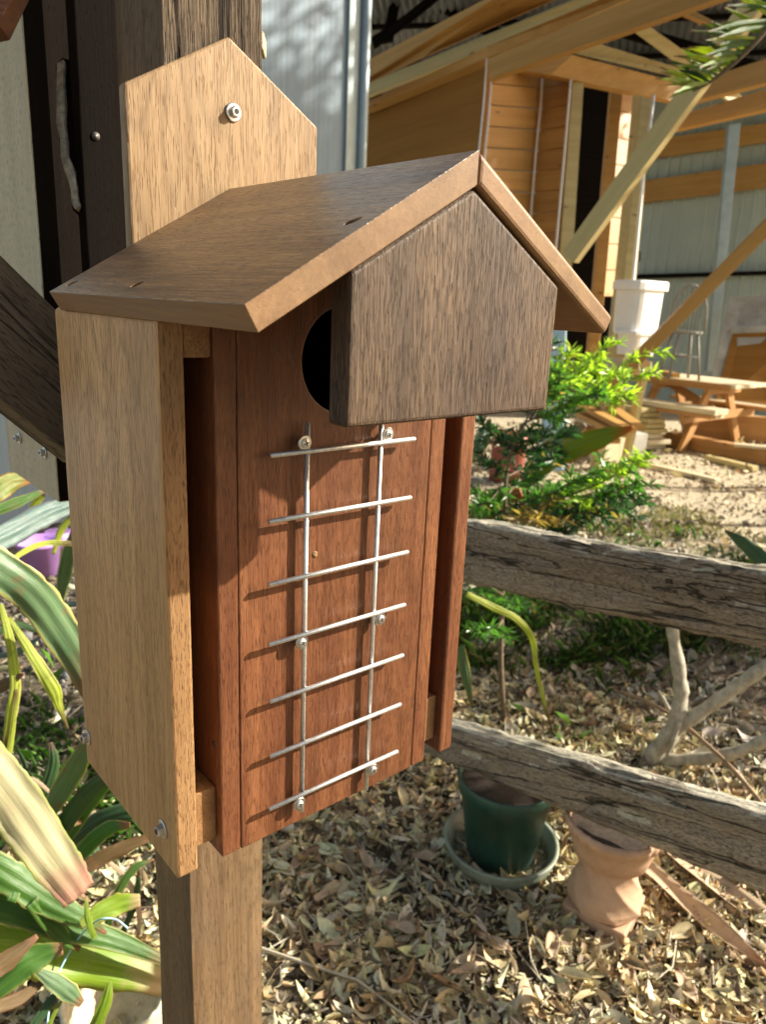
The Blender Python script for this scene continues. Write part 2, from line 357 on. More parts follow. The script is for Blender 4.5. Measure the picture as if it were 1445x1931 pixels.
# ------------------------------------------------------------ ground
def terrain():
    V = []; F = []; xs = np.concatenate([np.linspace(-80, -3, 12), np.linspace(-2.6, 7, 97), np.linspace(7.6, 90, 14)])
    ys = np.concatenate([np.linspace(-60, -2, 10), np.linspace(-1.8, 7, 89), np.linspace(7.6, 110, 14)])
    for y in ys:
        for x in xs:
            near = -3 < x < 7.2 and -2 < y < 7.2
            z = (noise.noise(Vector((x * 1.7, y * 1.7, 0))) * .02 + noise.noise(Vector((x * 6, y * 6, 3))) * .006) if near else 0
            V.append((x, y, z - .012))
    nx = len(xs)
    for j in range(len(ys) - 1):
        for i in range(nx - 1): a = j * nx + i; F.append([a, a + 1, a + nx + 1, a + nx])
    tag(link('ground', mesh('ground', V, F, True), M_GROUND), kind='structure')
terrain()

# ------------------------------------------------------------ the nest box
ZB = 1.05
def Z(z): return z + ZB
XC, SL = .0735, .5735                      # roof centre and pitch
def roof_z(x): return .482 - SL * abs(x - XC)
nb = empty('nest_box', (XC, .1, ZB - .035), 'brown hardwood nest box with gabled roof and metal climbing ladder on its front', 'nest box')
XL0, XL1, XR0, XR1 = -.0797, -.0615, .2085, .2267
S1, S2, S3, S4 = -.0402, -.0225, .1695, .1872
BOT = -.0346
for nm, a, b, lab in (('side_panel', XL0, XL1, 'pale tan outer side panel'), ('side_panel', XR0, XR1, 'red brown outer side panel')):
    P = [(a, 0, Z(BOT)), (b, 0, Z(BOT)), (b, 0, Z(roof_z(b) - .001)), (a, 0, Z(roof_z(a) - .001))]
    o = prism('side_panel', P, (0, .1985, 0), [W_TAN if a < 0 else W_RED, W_WEDGE], nb, .0022, (0, 0, 1), 2, lab)
    if a < 0:
        for f_ in o.data.polygons:
            if abs(WM[o.name].to_3x3() @ f_.normal @ Vector((0, 1, 0))) > .9: f_.material_index = 1
# left panel's front edge: darker edge wood, with shade put into its colour
for a, b in ((S1, S2 - .0006), (S3 + .0006, S4)):
    P = [(a, .0, Z(BOT + .0006)), (b, 0, Z(BOT + .0006)), (b, 0, Z(roof_z(b) - .001)), (a, 0, Z(roof_z(a) - .001))]
    prism('inner_side_board', P, (0, .19, 0), W_RED, nb, .0012, (0, 0, 1))
P = [(S2, 0, Z(BOT)), (S3, 0, Z(BOT)), (S3, 0, Z(roof_z(S3) - .002)), (XC, 0, Z(.480)), (S2, 0, Z(roof_z(S2) - .002))]
fp = prism('front_panel', P, (0, .018, 0), W_RED, nb, 0, (0, 0, 1))
fp.data = fp.data.copy()
cut(fp, [cyl_cut((.073, .009, Z(.366)), (0, 1, 0), .0407, .06, 64)])
bevel(fp, .0012)
box('floor_board', (S2, .019, Z(BOT)), (S3, .175, Z(BOT + .018)), W_RED, nb, .001, 'X')
box('interior_shade_back', (S2 + .001, .168, Z(BOT + .02)), (S3 - .001, .1745, Z(.41)), W_SHADE, nb, 0, 'Z')  # this and the linings are added to darken the inside, shade as colour
box('interior_shade_lining', (S2 + .0006, .02, Z(BOT + .02)), (S2 + .003, .167, Z(.41)), W_SHADE, nb, 0, 'Z')
box('interior_shade_lining', (S3 - .003, .02, Z(BOT + .02)), (S3 - .0006, .167, Z(.41)), W_SHADE, nb, 0, 'Z')
# back plate with pointed top
apz, shz = .6223, .5689
P = [(-.0204, .176, Z(BOT)), (.1675, .176, Z(BOT)), (.1675, .176, Z(shz - .002)), (XC, .176, Z(apz)), (-.0204, .176, Z(shz))]
prism('back_plate', P, (0, .0134, 0), W_BACK, nb, .0022, (0, 0, 1))
# roof: two bevelled boards mitred at the ridge
def roofboard(sgn):
    g = .0004
    x = lambda v: XC + sgn * v
    P = [(x(g), -.1255, Z(.482)), (x(g), -.1255, Z(.5021)), (x(.1632), -.1255, Z(.4071)), (x(.1552), -.1255, Z(.3932))]
    ax = Vector((sgn * .1632, 0, -.095)).normalized()
    o = prism('roof_board', P, (0, .3013, 0), [W_ROOF, W_ROOFEDGE], nb, 0, (0, 1, 0))
    for f_ in o.data.polygons: f_.material_index = 0 if (WM[o.name].to_3x3() @ f_.normal).z > .5 else 1
    return o
rl = roofboard(-1); rr = roofboard(1)
nrm = Vector((-SL, 0, 1)).normalized()
def slot(x, y, o):
    p = Vector((x, y, Z(.5021 - SL * 1.0 * abs(x - XC) - .001))); ax = (nrm * .75 + Vector((.55, -.45, 0))).normalized()
    V, F = tube_data([p - ax * .008, p + ax * .012], .0033, 24); me = mesh('cutter', V, F); fixn(me)
    c = bpy.data.objects.new('cutter', me); COL.objects.link(c); return c
cut(rl, [slot(-.077, .158, rl), slot(-.075, .037, rl), slot(-.008, -.107, rl)])
for o in (rl, rr): bevel(o, .0036, 3)
# baffle under the roof in front of the hole
bx0, bx1 = -.0209, .168
P = [(bx0, -.1232, Z(.3387)), (bx1, -.1232, Z(.3387)), (bx1, -.1232, Z(roof_z(bx1) - .0012)), (XC, -.1232, Z(.4806)), (bx0, -.1232, Z(roof_z(bx0) - .0012))]
prism('entrance_baffle', P, (0, .0190, 0), W_DARK, nb, .0032, (0, 0, 1), 3)
for a, b in ((XL1 + .0004, S1 - .0004), (S4 + .0004, XR0 - .0004)):
    box('gap_shade_batten', (a, .172, Z(BOT + .01)), (b, .196, Z(.39)), W_SHADE, nb, .001, 'Z')  # added to close the side gaps and darken them, shade as colour
# spacer blocks between inner and outer sides
W_SP = W_WEDGE
for a, b in ((XL1 + .0003, S1 - .0003), (S4 + .0003, XR0 - .0003)):
    box('spacer_block', (a, .0085, Z(-.020)), (b, .17, Z(.029)), W_SP, nb, .001, 'Y')
    box('spacer_block', (a, .0022, Z(.3695)), (b, .17, Z(.398)), W_SP, nb, .002, 'Y')
# ladder of welded mesh
VLx, VRx, RY = .0338, .1068, -.0088
la = tube('ladder', [(VLx, -.0058, Z(-.020)), (VLx, -.0058, Z(.321))], .0021, M_ALU, nb, 10, label='weld mesh ladder')
for o in (la,): pass
tube('ladder_upright', [(VRx, -.0058, Z(-.030)), (VRx, -.0058, Z(.317))], .0021, M_ALU, la, 10)
for i in range(7):
    j = random.uniform(-.0012, .0012)
    tube('rung', [(j - .0005, RY, Z(.05 * i)), (.1415 + j, RY - .0006, Z(.05 * i + random.uniform(-.0007, .0007)))], .0020, M_ALU, la, 10)
def washer_screw(p, nrm_, r, parent, hexh=False, flat=False):
    nrm_ = Vector(nrm_).normalized(); M = nrm_.to_track_quat('Z', 'X').to_matrix().to_4x4(); M.translation = Vector(p)
    def lay(name, prof, seg, mat, par, off=0):
        V = []; F = []
        for (rr_, z) in prof:
            for k in range(seg): a = 2 * math.pi * (k + off) / seg; V.append((rr_ * math.cos(a), rr_ * math.sin(a), z))
        for i in range(len(prof) - 1):
            for k in range(seg): a = i * seg + k; b = i * seg + (k + 1) % seg; F.append([a, b, b + seg, a + seg])
        F.append([(len(prof) - 1) * seg + k for k in range(seg)])
        me = mesh(name, V, F, False); fixn(me); return link(name, me, mat, par, M)
    s = lay('screw' if not hexh else 'bolt', [(r, 0), (r, .0006), (r * .92, .0011), (r * .5, .0012)], 28, M_STEEL, parent)
    if hexh:
        lay('bolt_head', [(r * .62, .001), (r * .62, .0048), (r * .55, .0058)], 6, M_STEEL, s, .3)
        lay('bolt_recess', [(r * .30, .0059), (r * .29, .0061)], 12, M_SLOT, s)
    else:
        lay('screw_head', [(r * .62, .001), (r * .56, .0022), (r * .3, .0029), (r * .05, .0030)], 20, M_ALU, s)
        for k in range(2):
            q = Matrix.Rotation(k * math.pi / 2 + .3, 4, 'Z'); w_, l_ = .00035, r * .36
            me = mesh('cross_slot', [q @ Vector(v) for v in ((-l_, -w_, .0024), (l_, -w_, .0024), (l_, w_, .0024), (-l_, w_, .0024), (-l_, -w_, .0033), (l_, -w_, .0033), (l_, w_, .0033), (-l_, w_, .0033))],
                      [[0, 1, 2, 3], [4, 5, 6, 7], [0, 1, 5, 4], [1, 2, 6, 5], [2, 3, 7, 6], [3, 0, 4, 7]]); fixn(me)
            link('cross_slot', me, M_SLOT, s, M)
    return s
for x, z in ((.0300, .3065), (.1125, .3065), (.0300, .143), (.1135, .1425), (.0300, -.0095), (.1125, -.0095)):
    washer_screw((x, -.0076, Z(z)), (0, -1, 0), .0060, nb)
    tube('screw_shank', [(x, -.0077, Z(z)), (x, .004, Z(z))], .0018, M_STEEL, nb, 8)
for y, z in ((.0235, -.002), (.190, -.004)): washer_screw((XL0 - .0002, y, Z(z)), (-1, 0, 0), .0078, nb, True)
washer_screw((.0765, .1752, Z(.564)), (0, -1, 0), .0076, nb, True)
tube('screw_hole', [(S1 - .0004, .0105, Z(.067)), (S1 + .0006, .0105, Z(.067))], .0028, M_SLOT, nb, 14)
# knot plug in the front panel
tube('filled_knot', [(.047, -.0002, Z(.2125)), (.047, .001, Z(.2125))], .003, W_WEDGE, nb, 14)

# post behind the nest box
po = empty('post', (.068, .24, 0), 'square hardwood post standing behind the gabled nest box', 'post')
def postmesh():
    N = 90; V = []; F = []; x0, x1, y0, y1 = .0195, .1165, .1902, .2885
    ring = []
    for s in range(6): ring.append((x0 + (x1 - x0) * s / 6, y0))
    for s in range(6): ring.append((x1, y0 + (y1 - y0) * s / 6))
    for s in range(6): ring.append((x1 - (x1 - x0) * s / 6, y1))
    for s in range(6): ring.append((x0, y1 - (y1 - y0) * s / 6))
    K = len(ring); H = 2.35
    for i in range(N + 1):
        z = -.05 + H * i / N
        for (x, y) in ring:
            d = .0012 * noise.noise(Vector((x * 25, y * 25, z * 6))) + (.0012 * noise.noise(Vector((x * 120, y * 120, z * 10))) if z > 1.65 else 0)
            cx, cy = x - .068, y - .239; l = math.hypot(cx, cy)
            corner = min(1, l / .0688); sc = 1 - (.03 if corner > .99 else 0)
            V.append((.068 + cx * (sc + d / .05), .239 + cy * (sc + d / .05) if y > .2 else max(.1902, .239 + cy * (sc + d / .05)), z))
    for i in range(N):
        for k in range(K): a = i * K + k; b = i * K + (k + 1) % K; F.append([a, b, b + K, a + K])
    F.append(list(range(K))); F.append([N * K + k for k in range(K)])
    R = Matrix.Rotation(-math.pi / 2, 4, 'Y'); M = Matrix.Translation((.068, .239, 1)) @ R; Mi = M.inverted()
    me = mesh('timber', [Mi @ Vector(v) for v in V], F); fixn(me); return me, M
pm, PM_ = postmesh(); o_ = link('timber', pm, [W_POST, W_POSTTOP], po, PM_)
for f_ in o_.data.polygons:
    if (PM_ @ f_.center).z > 1.6 and (PM_.to_3x3() @ f_.normal).y < -.5: f_.material_index = 1
slab('mounting_cleat', [(489, 57, .80), (497, 57, .80), (497, 92, .80), (489, 92, .80)], .02, W_PALE, po, .002)

# second nest box behind, in shade
nb2 = empty('nest_box', (.05, .43, 1.24), 'tall pale grey nest box in shade behind the post at the left edge', 'nest box')
A0 = at(110, 948, .82); xa, ya, zb_ = A0.x, A0.y, A0.z
P = [(xa, ya, zb_), (xa + .019, ya, zb_), (xa + .019, ya, zb_ + .75), (xa, ya, zb_ + .75)]
prism('side_panel', P, (0, .186, 0), W_PALE, nb2, .002, (0, 0, 1))
box('front_shade_strip', (xa + .001, ya - .0025, zb_ + .002), (xa + .0185, ya - .0002, zb_ + .745), W_SHADE, nb2, 0, 'Z')  # dark strip over the pale panel edge, its shade painted on
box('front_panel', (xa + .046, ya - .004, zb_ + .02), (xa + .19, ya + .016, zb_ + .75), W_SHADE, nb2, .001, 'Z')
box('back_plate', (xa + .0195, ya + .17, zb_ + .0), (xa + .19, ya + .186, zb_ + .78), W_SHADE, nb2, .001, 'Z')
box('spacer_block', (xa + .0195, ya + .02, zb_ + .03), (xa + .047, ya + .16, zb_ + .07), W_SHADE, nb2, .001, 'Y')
def barkslab():
    pts = [(116, 108), (152, 118), (152, 250), (158, 385), (148, 398), (136, 396), (133, 380), (130, 340), (118, 312), (112, 292), (110, 240), (106, 180), (105, 120)]
    Pw = [at(x, y, .775) for x, y in pts]
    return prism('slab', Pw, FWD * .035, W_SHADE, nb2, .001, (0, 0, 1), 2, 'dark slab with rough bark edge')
barkslab()
LB = [(104, 118), (103, 150), (106, 190), (105, 230), (110, 262), (111, 292), (118, 318), (126, 336), (131, 356), (132, 380), (139, 394)]
RB = [(119, 109), (118, 150), (121, 190), (120, 230), (124, 262), (125, 290), (133, 306), (140, 326), (145, 352), (146, 376), (152, 388)]
jit = random.Random(2)
prism('bark_edge', [at(x + jit.uniform(-1.5, 1.5), y, .768) for x, y in LB] + [at(x, y, .768) for x, y in RB[::-1]], FWD * .03, M_BARKE, nb2, .002, (0, 0, 1))
for (bx, by) in ((37, 826), (85, 853)):
    p = onp(bx, by, Vector((xa, 0, 0)), Vector((1, 0, 0))); washer_screw(p + Vector((-.0006, 0, 0)), (-1, 0, 0), .0065, nb2, True)
p = onp(180, 257, Vector((0, ya - .0045, 0)), Vector((0, 1, 0))); tube('screw', [p + Vector((0, -.0008, 0)), p + Vector((0, .002, 0))], .004, M_SLOTG, nb2, 14)
# diagonal plank
br = slab('diagonal_plank', [(-60, 420, .66), (112, 590, .74), (150, 632, .76), (150, 872, .76), (-60, 704, .66)], .026, W_BRACE, None, .002, xaxis=at(150, 893, .76) - at(-60, 728, .66))
tag(br, 'dark weathered diagonal plank crossing behind the left side of the nest box', 'plank')
o_ = slab('corner_board', [(-60, -60, .62), (48, -60, .62), (-4, 48, .62), (-60, 60, .62)], .02, W_RED, None, .001)
tag(o_, 'reddish board corner at the very top left corner', 'board')

# ------------------------------------------------------------ split rail fence
fe = empty('rail_fence', lvl(1400, 1931, 0) + Vector((.1, .1, 0)), 'weathered grey split rail fence with two rails running right of the nest box', 'fence')
FA, FB = at(1445, 1150, 1.45), at(885, 1040, 1.85)
fd = (FB - FA); fd.z = 0; fd.normalize(); fn = Vector((-fd.y, fd.x, 0))
if fn.dot(FA - CAM) < 0: fn = -fn
def rail(p1, p2, q1, q2, th, seedv):
    """p top-left, q bottom-left of the front face; p2/q2 at the right end; extended both ways"""
    TL, TR, BL, BR = (onp(*p, FA, fn) for p in (p1, p2, q1, q2))
    N = 150; X = (TR - TL).normalized(); V = []; F = []
    c0 = (TL + BL) / 2; c1 = (TR + BR) / 2; h0 = (TL - BL).length / 2; h1 = (TR - BR).length / 2
    ring = []
    for k in range(40):
        a = 2 * math.pi * k / 40; cx, cy = math.cos(a), math.sin(a); q = (abs(cx) ** 7 + abs(cy) ** 7) ** (-1 / 7); ring.append((cx * q, cy * q))
    Y = fn; Zv = Vector((0, 0, 1)); K = len(ring)
    for i in range(N + 1):
        t = -.35 + 1.9 * i / N; c = c0.lerp(c1, t) + Y * th / 2; h = h0 + (h1 - h0) * t
        wob = noise.noise(Vector((t * 3, seedv, 0))) * .006
        for (a, b) in ring:
            P = Vector((t * 14, a * 1.6 + seedv, b * 3)); d = noise.noise(P) * .004
            e = noise.noise(Vector((t * 5, a * 9 + seedv * 2, b * 16))); d += (-.005 * max(0, e - .12) * 4) + .0016 * noise.noise(Vector((t * 30, a * 30, b * 50)))
            V.append(c + Y * (a * (th / 2 + d)) + Zv * (b * (h + d * 1.2) + wob))
    for i in range(N):
        for k in range(K): a = i * K + k; b = i * K + (k + 1) % K; F.append([a, b, b + K, a + K])
    F.append(list(range(K))); F.append([N * K + k for k in range(K)])
    M = Matrix((X, Y, X.cross(Y))).transposed().to_4x4(); M.translation = c0.lerp(c1, .5); Mi = M.inverted()
    me = mesh('rail', [Mi @ v for v in V], F, True); fixn(me)
    o = link('rail', me, [W_GREY, W_BLEACHLIT], fe, M); o.data.update()
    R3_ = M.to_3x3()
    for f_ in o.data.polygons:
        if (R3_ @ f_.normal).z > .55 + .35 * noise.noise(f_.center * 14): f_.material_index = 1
    return o
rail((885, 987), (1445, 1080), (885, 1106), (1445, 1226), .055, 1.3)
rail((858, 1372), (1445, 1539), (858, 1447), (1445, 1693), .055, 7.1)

# ------------------------------------------------------------ blue wall on the left
bw = empty('sheet_wall', (1.5, 4.4, 0), 'tall pale blue sheet metal wall behind the post, dappled with shade', 'wall')
def ribbed(name, x0, x1, z0, z1, y, mat, parent, pitch=.05, dep=.0025, M=None):
    n = int((x1 - x0) / pitch); V = []; F = []
    for i in range(n):
        a = x0 + pitch * i
        for q, dd in ((0, 0), (.72, 0), (.80, dep), (.92, dep)):
            V += [(a + q * pitch, -dd, z0), (a + q * pitch, -dd, z1)]
    V += [(x0 + n * pitch, 0, z0), (x0 + n * pitch, 0, z1)]
    F = [[2 * i, 2 * i + 2, 2 * i + 3, 2 * i + 1] for i in range(len(V) // 2 - 1)]
    me = mesh(name, V, F); o = link(name, me, mat, parent, M or Matrix.Translation((0, y, 0)))
    s = o.modifiers.new('thick', 'SOLIDIFY'); s.thickness = .003; s.offset = -1
    return o
wr = onp(656, 150, Vector((0, 4.36, 0)), Vector((0, 1, 0))).x; wr2 = onp(697, 150, Vector((0, 4.32, 0)), Vector((0, 1, 0))).x
ribbed('wall_sheet', -4.0, wr, 0, 4.6, 4.36, M_BLUE, bw, .045, .0007)
box('corner_flashing', (wr - .02, 4.335, 0), (wr + .12, 4.42, 4.6), M_GALV, bw, .006, 'Z')
tube('downpipe', [(wr2 - .045, 4.325, 0), (wr2 - .045, 4.325, 4.6)], .038, M_GALV, bw, 20)

# ------------------------------------------------------------ open shed
sh = empty('timber_shed', lvl(1180, 850, 0), 'open timber framed shed with tin roof, pine trusses and plywood walls behind the nest box', 'shed')
slab('plywood_wall', [(660, 205, 8.0), (922, 105, 6.7), (884, 620, 6.7), (640, 620, 8.0)], .05, W_PLY, sh, 0)
def planks(name, TL, TR, BL, BR, n, mat, gap=.004):
    for i in range(n):
        t0, t1 = i / n, (i + 1) / n
        a, b = at(*TL).lerp(at(*BL), t0), at(*TR).lerp(at(*BR), t0); c, d = at(*TR).lerp(at(*BR), t1 - gap * 1.2), at(*TL).lerp(at(*BL), t1 - gap * 1.2)
        nn = (b - a).cross(d - a).normalized()
        if nn.dot(a - CAM) < 0: nn = -nn
        prism(name, [a, b, c, d], nn * (.03 + random.uniform(0, .004)), mat, sh, 0)
planks('cladding_board', (924, 118, 6.75), (1028, 128, 7.4), (870, 640, 6.75), (986, 640, 7.4), 13, W_CLAD)
planks('cladding_board', (1028, 128, 7.4), (1084, 118, 7.2), (986, 640, 7.4), (1035, 640, 7.2), 13, W_CLAD)
def strip(pts, Zd, r): tube('white_seam', smooth_path([at(x, y, Zd) for x, y in pts], 4), r * .7, M_STRIP, sh, 6)
strip([(919, 108), (913, 190), (903, 290), (890, 420)], 6.62, .013)
strip([(927, 150), (922, 220), (914, 300), (903, 420)], 6.68, .014)
strip([(1024, 135), (1020, 200), (1011, 290), (1002, 400), (990, 520)], 7.3, .015)
strip([(1077, 148), (1065, 290), (1050, 455), (1040, 560)], 7.1, .019)
slab('stud', [(1081, 150, 7.15), (1102, 152, 7.15), (1072, 620, 7.15), (1046, 620, 7.15)], .09, W_TREAT, sh, .004)
slab('doorway_shade_panel', [(1080, 140, 9.2), (1190, 150, 9.2), (1140, 720, 9.2), (1030, 720, 9.2)], .05, W_SHADE, sh)  # dark sheet standing in for the shaded interior behind the opening
slab('stud', [(1154, 165, 7.8), (1176, 168, 7.8), (1128, 700, 7.8), (1106, 700, 7.8)], .09, W_PINE, sh, .004)
planks('cladding_board', (1174, 160, 7.9), (1208, 170, 8.1), (1136, 560, 7.9), (1172, 560, 8.1), 8, W_CLAD)
slab('shed_post', [(1194, 178, 7.3), (1212, 180, 7.2), (1152, 800, 7.2), (1132, 800, 7.3)], .1, W_TREAT, sh, .004)
slab('shed_post', [(1211, 182, 7.15), (1232, 186, 7.15), (1176, 800, 7.15), (1151, 800, 7.15)], .11, W_TREAT, sh, .004)
tube('white_pipe', [at(1234, 180, 7.1), at(1213, 340, 7.1), at(1190, 585, 7.1), at(1176, 740, 7.1)], .015, M_WHITE, sh, 8)
def timber(pts, Zs, th, mat, name='beam'): return slab(name, [(x, y, z_) for (x, y), z_ in zip(pts, Zs)], th, mat, sh, .004)
bar('diagonal_brace', at(1076, 486, 6.25), at(1452, -30, 5.0), .09, .145, W_TREAT, sh, .004)
bar('diagonal_brace', at(1150, 730, 6.8), at(1500, 375, 5.9), .10, .17, W_PINE, sh, .004, up=FWD)
timber([(640, 141), (912, 0), (1010, -52), (1160, -52), (1043, 0), (959, 37), (785, 113), (640, 182)], [7.6, 6.4, 6, 6, 6.3, 6.4, 6.9, 7.6], .06, W_PINE, 'rafter')
timber([(640, 178), (1060, 8), (1200, -50), (1260, -40), (1070, 32), (640, 204)], [9, 8, 7.6, 7.6, 8, 9], .06, W_TREAT, 'rafter')
timber([(640, 214), (806, 141), (919, 88), (1128, 0), (1240, -46), (1290, -46), (1060, 52), (921, 108), (700, 200), (640, 222)], [8, 7.1, 6.6, 6.2, 6, 6, 6.2, 6.6, 7.6, 8], .09, W_PINE, 'top_plate')
timber([(921, 110), (1060, 53), (1189, 0), (1330, -60), (1480, -45), (1347, 0), (1183, 58), (1045, 105), (922, 150)], [6.55, 6.1, 5.7, 5.3, 5.1, 5.3, 5.7, 6.1, 6.55], .06, W_PINE, 'fascia_beam')
timber([(960, 130), (1080, 103), (1300, 160), (1290, 196), (1040, 141)], [7, 7, 7.6, 7.6, 7], .08, W_PINE, 'tie_beam')
timber([(1078, 100), (1122, 80), (1310, 137), (1304, 152)], [7.1, 7.1, 7.7, 7.7], .06, W_TREAT, 'truss_chord')
timber([(1189, 55), (1222, 48), (1322, 120), (1294, 133)], [6.9, 6.9, 7.4, 7.4], .05, W_TREAT, 'truss_web')
timber([(1352, 174), (1378, 166), (1405, 185), (1402, 208)], [7.6, 7.6, 7.8, 7.8], .05, W_TREAT, 'truss_web')
timber([(1290, 162), (1480, 98), (1480, 147), (1290, 196)], [6.8, 6.2, 6.2, 6.8], .07, W_PINE, 'tie_beam')
timber([(1265, 222), (1480, 157), (1480, 199), (1270, 246)], [7.6, 7, 7, 7.6], .07, W_PINE, 'tie_beam')
timber([(1290, 10), (1345, 38), (1345, 48), (1280, 20)], [7.2, 7, 7, 7.2], .06, W_PINE, 'truss_web')
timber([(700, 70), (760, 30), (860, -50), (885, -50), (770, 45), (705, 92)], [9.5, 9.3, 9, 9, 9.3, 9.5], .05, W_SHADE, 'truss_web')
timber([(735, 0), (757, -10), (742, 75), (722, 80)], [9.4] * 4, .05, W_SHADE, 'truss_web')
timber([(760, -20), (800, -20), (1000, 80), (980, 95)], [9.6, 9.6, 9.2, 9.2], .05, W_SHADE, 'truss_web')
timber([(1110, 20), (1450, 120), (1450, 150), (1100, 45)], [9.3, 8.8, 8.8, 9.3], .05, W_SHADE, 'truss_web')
# sheet steel back wall
WA, WB = at(1160, 600, 12.7), at(1500, 600, 11.0); wd = WB - WA; wd.z = 0; wl = wd.length; wd.normalize()
WM_ = Matrix((wd, Vector((-wd.y, wd.x, 0)), Vector((0, 0, 1)))).transposed().to_4x4(); WM_.translation = Vector((WA.x, WA.y, 0)) - wd * 4
ribbed('wall_sheet', 0, wl + 4.6, 0, 5.0, 0, M_TIN, sh, .17, .028, WM_)
# lower purlins fixed to it
wn = Vector((-wd.y, wd.x, 0)); wn = wn if wn.dot(WA - CAM) < 0 else -wn
def girt(pts, off, th, mat):
    P = [onp(x, y, WA + wn * off, wn) for x, y in pts]; prism('girt', P, -wn * th, mat, sh, .004)
girt([(1190, 270), (1560, 214), (1560, 250), (1190, 304)], .14, .09, W_PINE)
girt([(1190, 344), (1560, 291), (1560, 338), (1190, 385)], .14, .09, W_PINE)
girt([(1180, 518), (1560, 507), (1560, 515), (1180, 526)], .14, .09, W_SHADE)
slab('steel_column', [(1376, 235, 9.9), (1398, 232, 9.9), (1350, 700, 10.7), (1334, 700, 10.7)], .08, M_GALV, sh, .004)
# tin roof, corrugated, with battens, seen from below
def roof():
    A, B, C, D = at(560, 215, 12.5), at(1560, 175, 11.5), at(1800, -330, 5.9), at(420, -260, 7.4)
    V = []; F = []; n = 150
    for i in range(n + 1):
        t = i / n; zz = .03 * (1 if i % 2 else -1)
        V += [A.lerp(B, t) + Vector((0, 0, zz)), D.lerp(C, t) + Vector((0, 0, zz))]
    F = [[2 * i, 2 * i + 2, 2 * i + 3, 2 * i + 1] for i in range(n)]
    o = link('roof_sheet', mesh('roof_sheet', V, F, True), M_ROOFTIN, sh); s = o.modifiers.new('t', 'SOLIDIFY'); s.thickness = .002
    for t in (.12, .3, .48, .66, .84):
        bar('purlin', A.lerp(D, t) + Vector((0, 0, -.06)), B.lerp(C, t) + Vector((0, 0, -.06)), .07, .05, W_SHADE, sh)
roof()
# small things hanging in the shed
o_ = slab('hook_coil', [(1203, 470, 9.8), (1211, 474, 9.8), (1210, 490, 9.8), (1203, 498, 9.8), (1200, 484, 9.8)], .04, M_SLOT, None, .006)
tag(o_, 'small dark coil hanging on the steel wall right of the shed post', 'coil')

# ------------------------------------------------------------ picnic table
TA, TB = lvl(1389, 727, .75), lvl(1190, 704, .75)
u = (TB - TA); u.z = 0; TLn = min(u.length, 2.0); u.normalize(); v_ = Vector((u.y, -u.x, 0))
if v_.dot(RIGHT) < 0: v_ = -v_
tb = empty('picnic_table', (TA.x, TA.y, 0), 'brown picnic table with attached benches and a sun bleached plank top inside the shed', 'picnic table')
def TP(a, b, z): return Vector((TA.x, TA.y, 0)) + u * a + v_ * b + Vector((0, 0, z))
for i in range(6): bar('tabletop_plank', TP(0, .06 + .125 * i, .73), TP(TLn, .06 + .125 * i, .73), .118, .04, W_DECK, tb, .004)
bar('apron_rail', TP(.05, -.012, .71), TP(TLn, -.012, .71), .02, .075, W_TABLE, tb, .003)
for a in (.32, TLn - .32):
    bar('top_bearer', TP(a, .0, .66), TP(a, .75, .66), .045, .09, W_TABLE, tb, .003)
    bar('seat_bearer', TP(a, -.42, .37), TP(a, 1.17, .37), .045, .09, W_TABLE, tb, .003)
    bar('leg', TP(a + .05, .18, .68), TP(a + .05, -.26, -.02), .045, .11, W_TABLE, tb, .003)
    bar('leg', TP(a + .05, .57, .68), TP(a + .05, 1.01, -.02), .045, .11, W_TABLE, tb, .003)
for s0 in (-.42, .93):
    for i in range(3): bar('bench_plank', TP(.0, s0 + .05 + .095 * i, .435), TP(TLn, s0 + .05 + .095 * i, .435), .088, .04, W_TABLE if i == 0 else W_DECK, tb, .003)
bar('brace', TP(.37, .37, .40), TP(.95, .37, .65), .045, .09, W_TABLE, tb, .003)
for i in range(3):
    o_ = bar('timber_length', TP(-.04, -.38 + .092 * i, .487), TP(TLn * .9, -.38 + .092 * i, .487), .085, .055, W_DECK, None, .003)
    tag(o_, ['outer', 'middle', 'inner'][i] + ' of three pale timber lengths lying side by side on the near picnic bench', 'timber', 'pale lengths of timber on the bench')
o_ = bar('timber_offcut', TP(.75, .10, .775), TP(1.05, .30, .775), .09, .05, W_PINE, None, .004); tag(o_, 'short pine offcut lying on the picnic table top', 'offcut')

# chair standing on the table's far end
ch = empty('hoop_back_chair', TP(1.35, .45, .75), 'old grey hoop back spindle chair standing on the picnic table', 'chair')
M_CH = plain('greyed_chair_wood', (.20, .19, .17), .6, 0, .2, 20)
cs = at(1293, 629, 8.35); sx = Vector((RIGHT.x, RIGHT.y, 0)).normalized(); sy = Vector((-sx.y, sx.x, 0))
def CP(a, b, z): return Vector((cs.x, cs.y, cs.z)) + sx * a + sy * b + Vector((0, 0, z))
P = [CP(.17 * math.cos(t) * 1.05, .17 * math.sin(t), 0) for t in [2 * math.pi * k / 20 for k in range(20)]]
prism('seat', P, Vector((0, 0, .03)), M_CH, ch, .004)
for a, b in ((-.13, -.12), (.13, -.12), (-.13, .12), (.13, .12)): tube('leg', [CP(a * .8, b * .8, 0), CP(a * 1.3, b * 1.3, -(cs.z - .752))], [.014, .016], M_CH, ch, 8)
for b in (-.13, .13): tube('stretcher', [CP(-.14, b, -.24), CP(.14, b, -.24)], .010, M_CH, ch, 6)
hoop = [CP(-.16 + .0 * k, -.1, .03) if k == 0 else CP(-.20 * math.cos(math.pi * k / 14) - .04, -.12 + .0 * k, .03 + .48 * math.sin(math.pi * k / 14) ** .7) for k in range(15)]
tube('hoop', hoop, .012, M_CH, ch, 8)
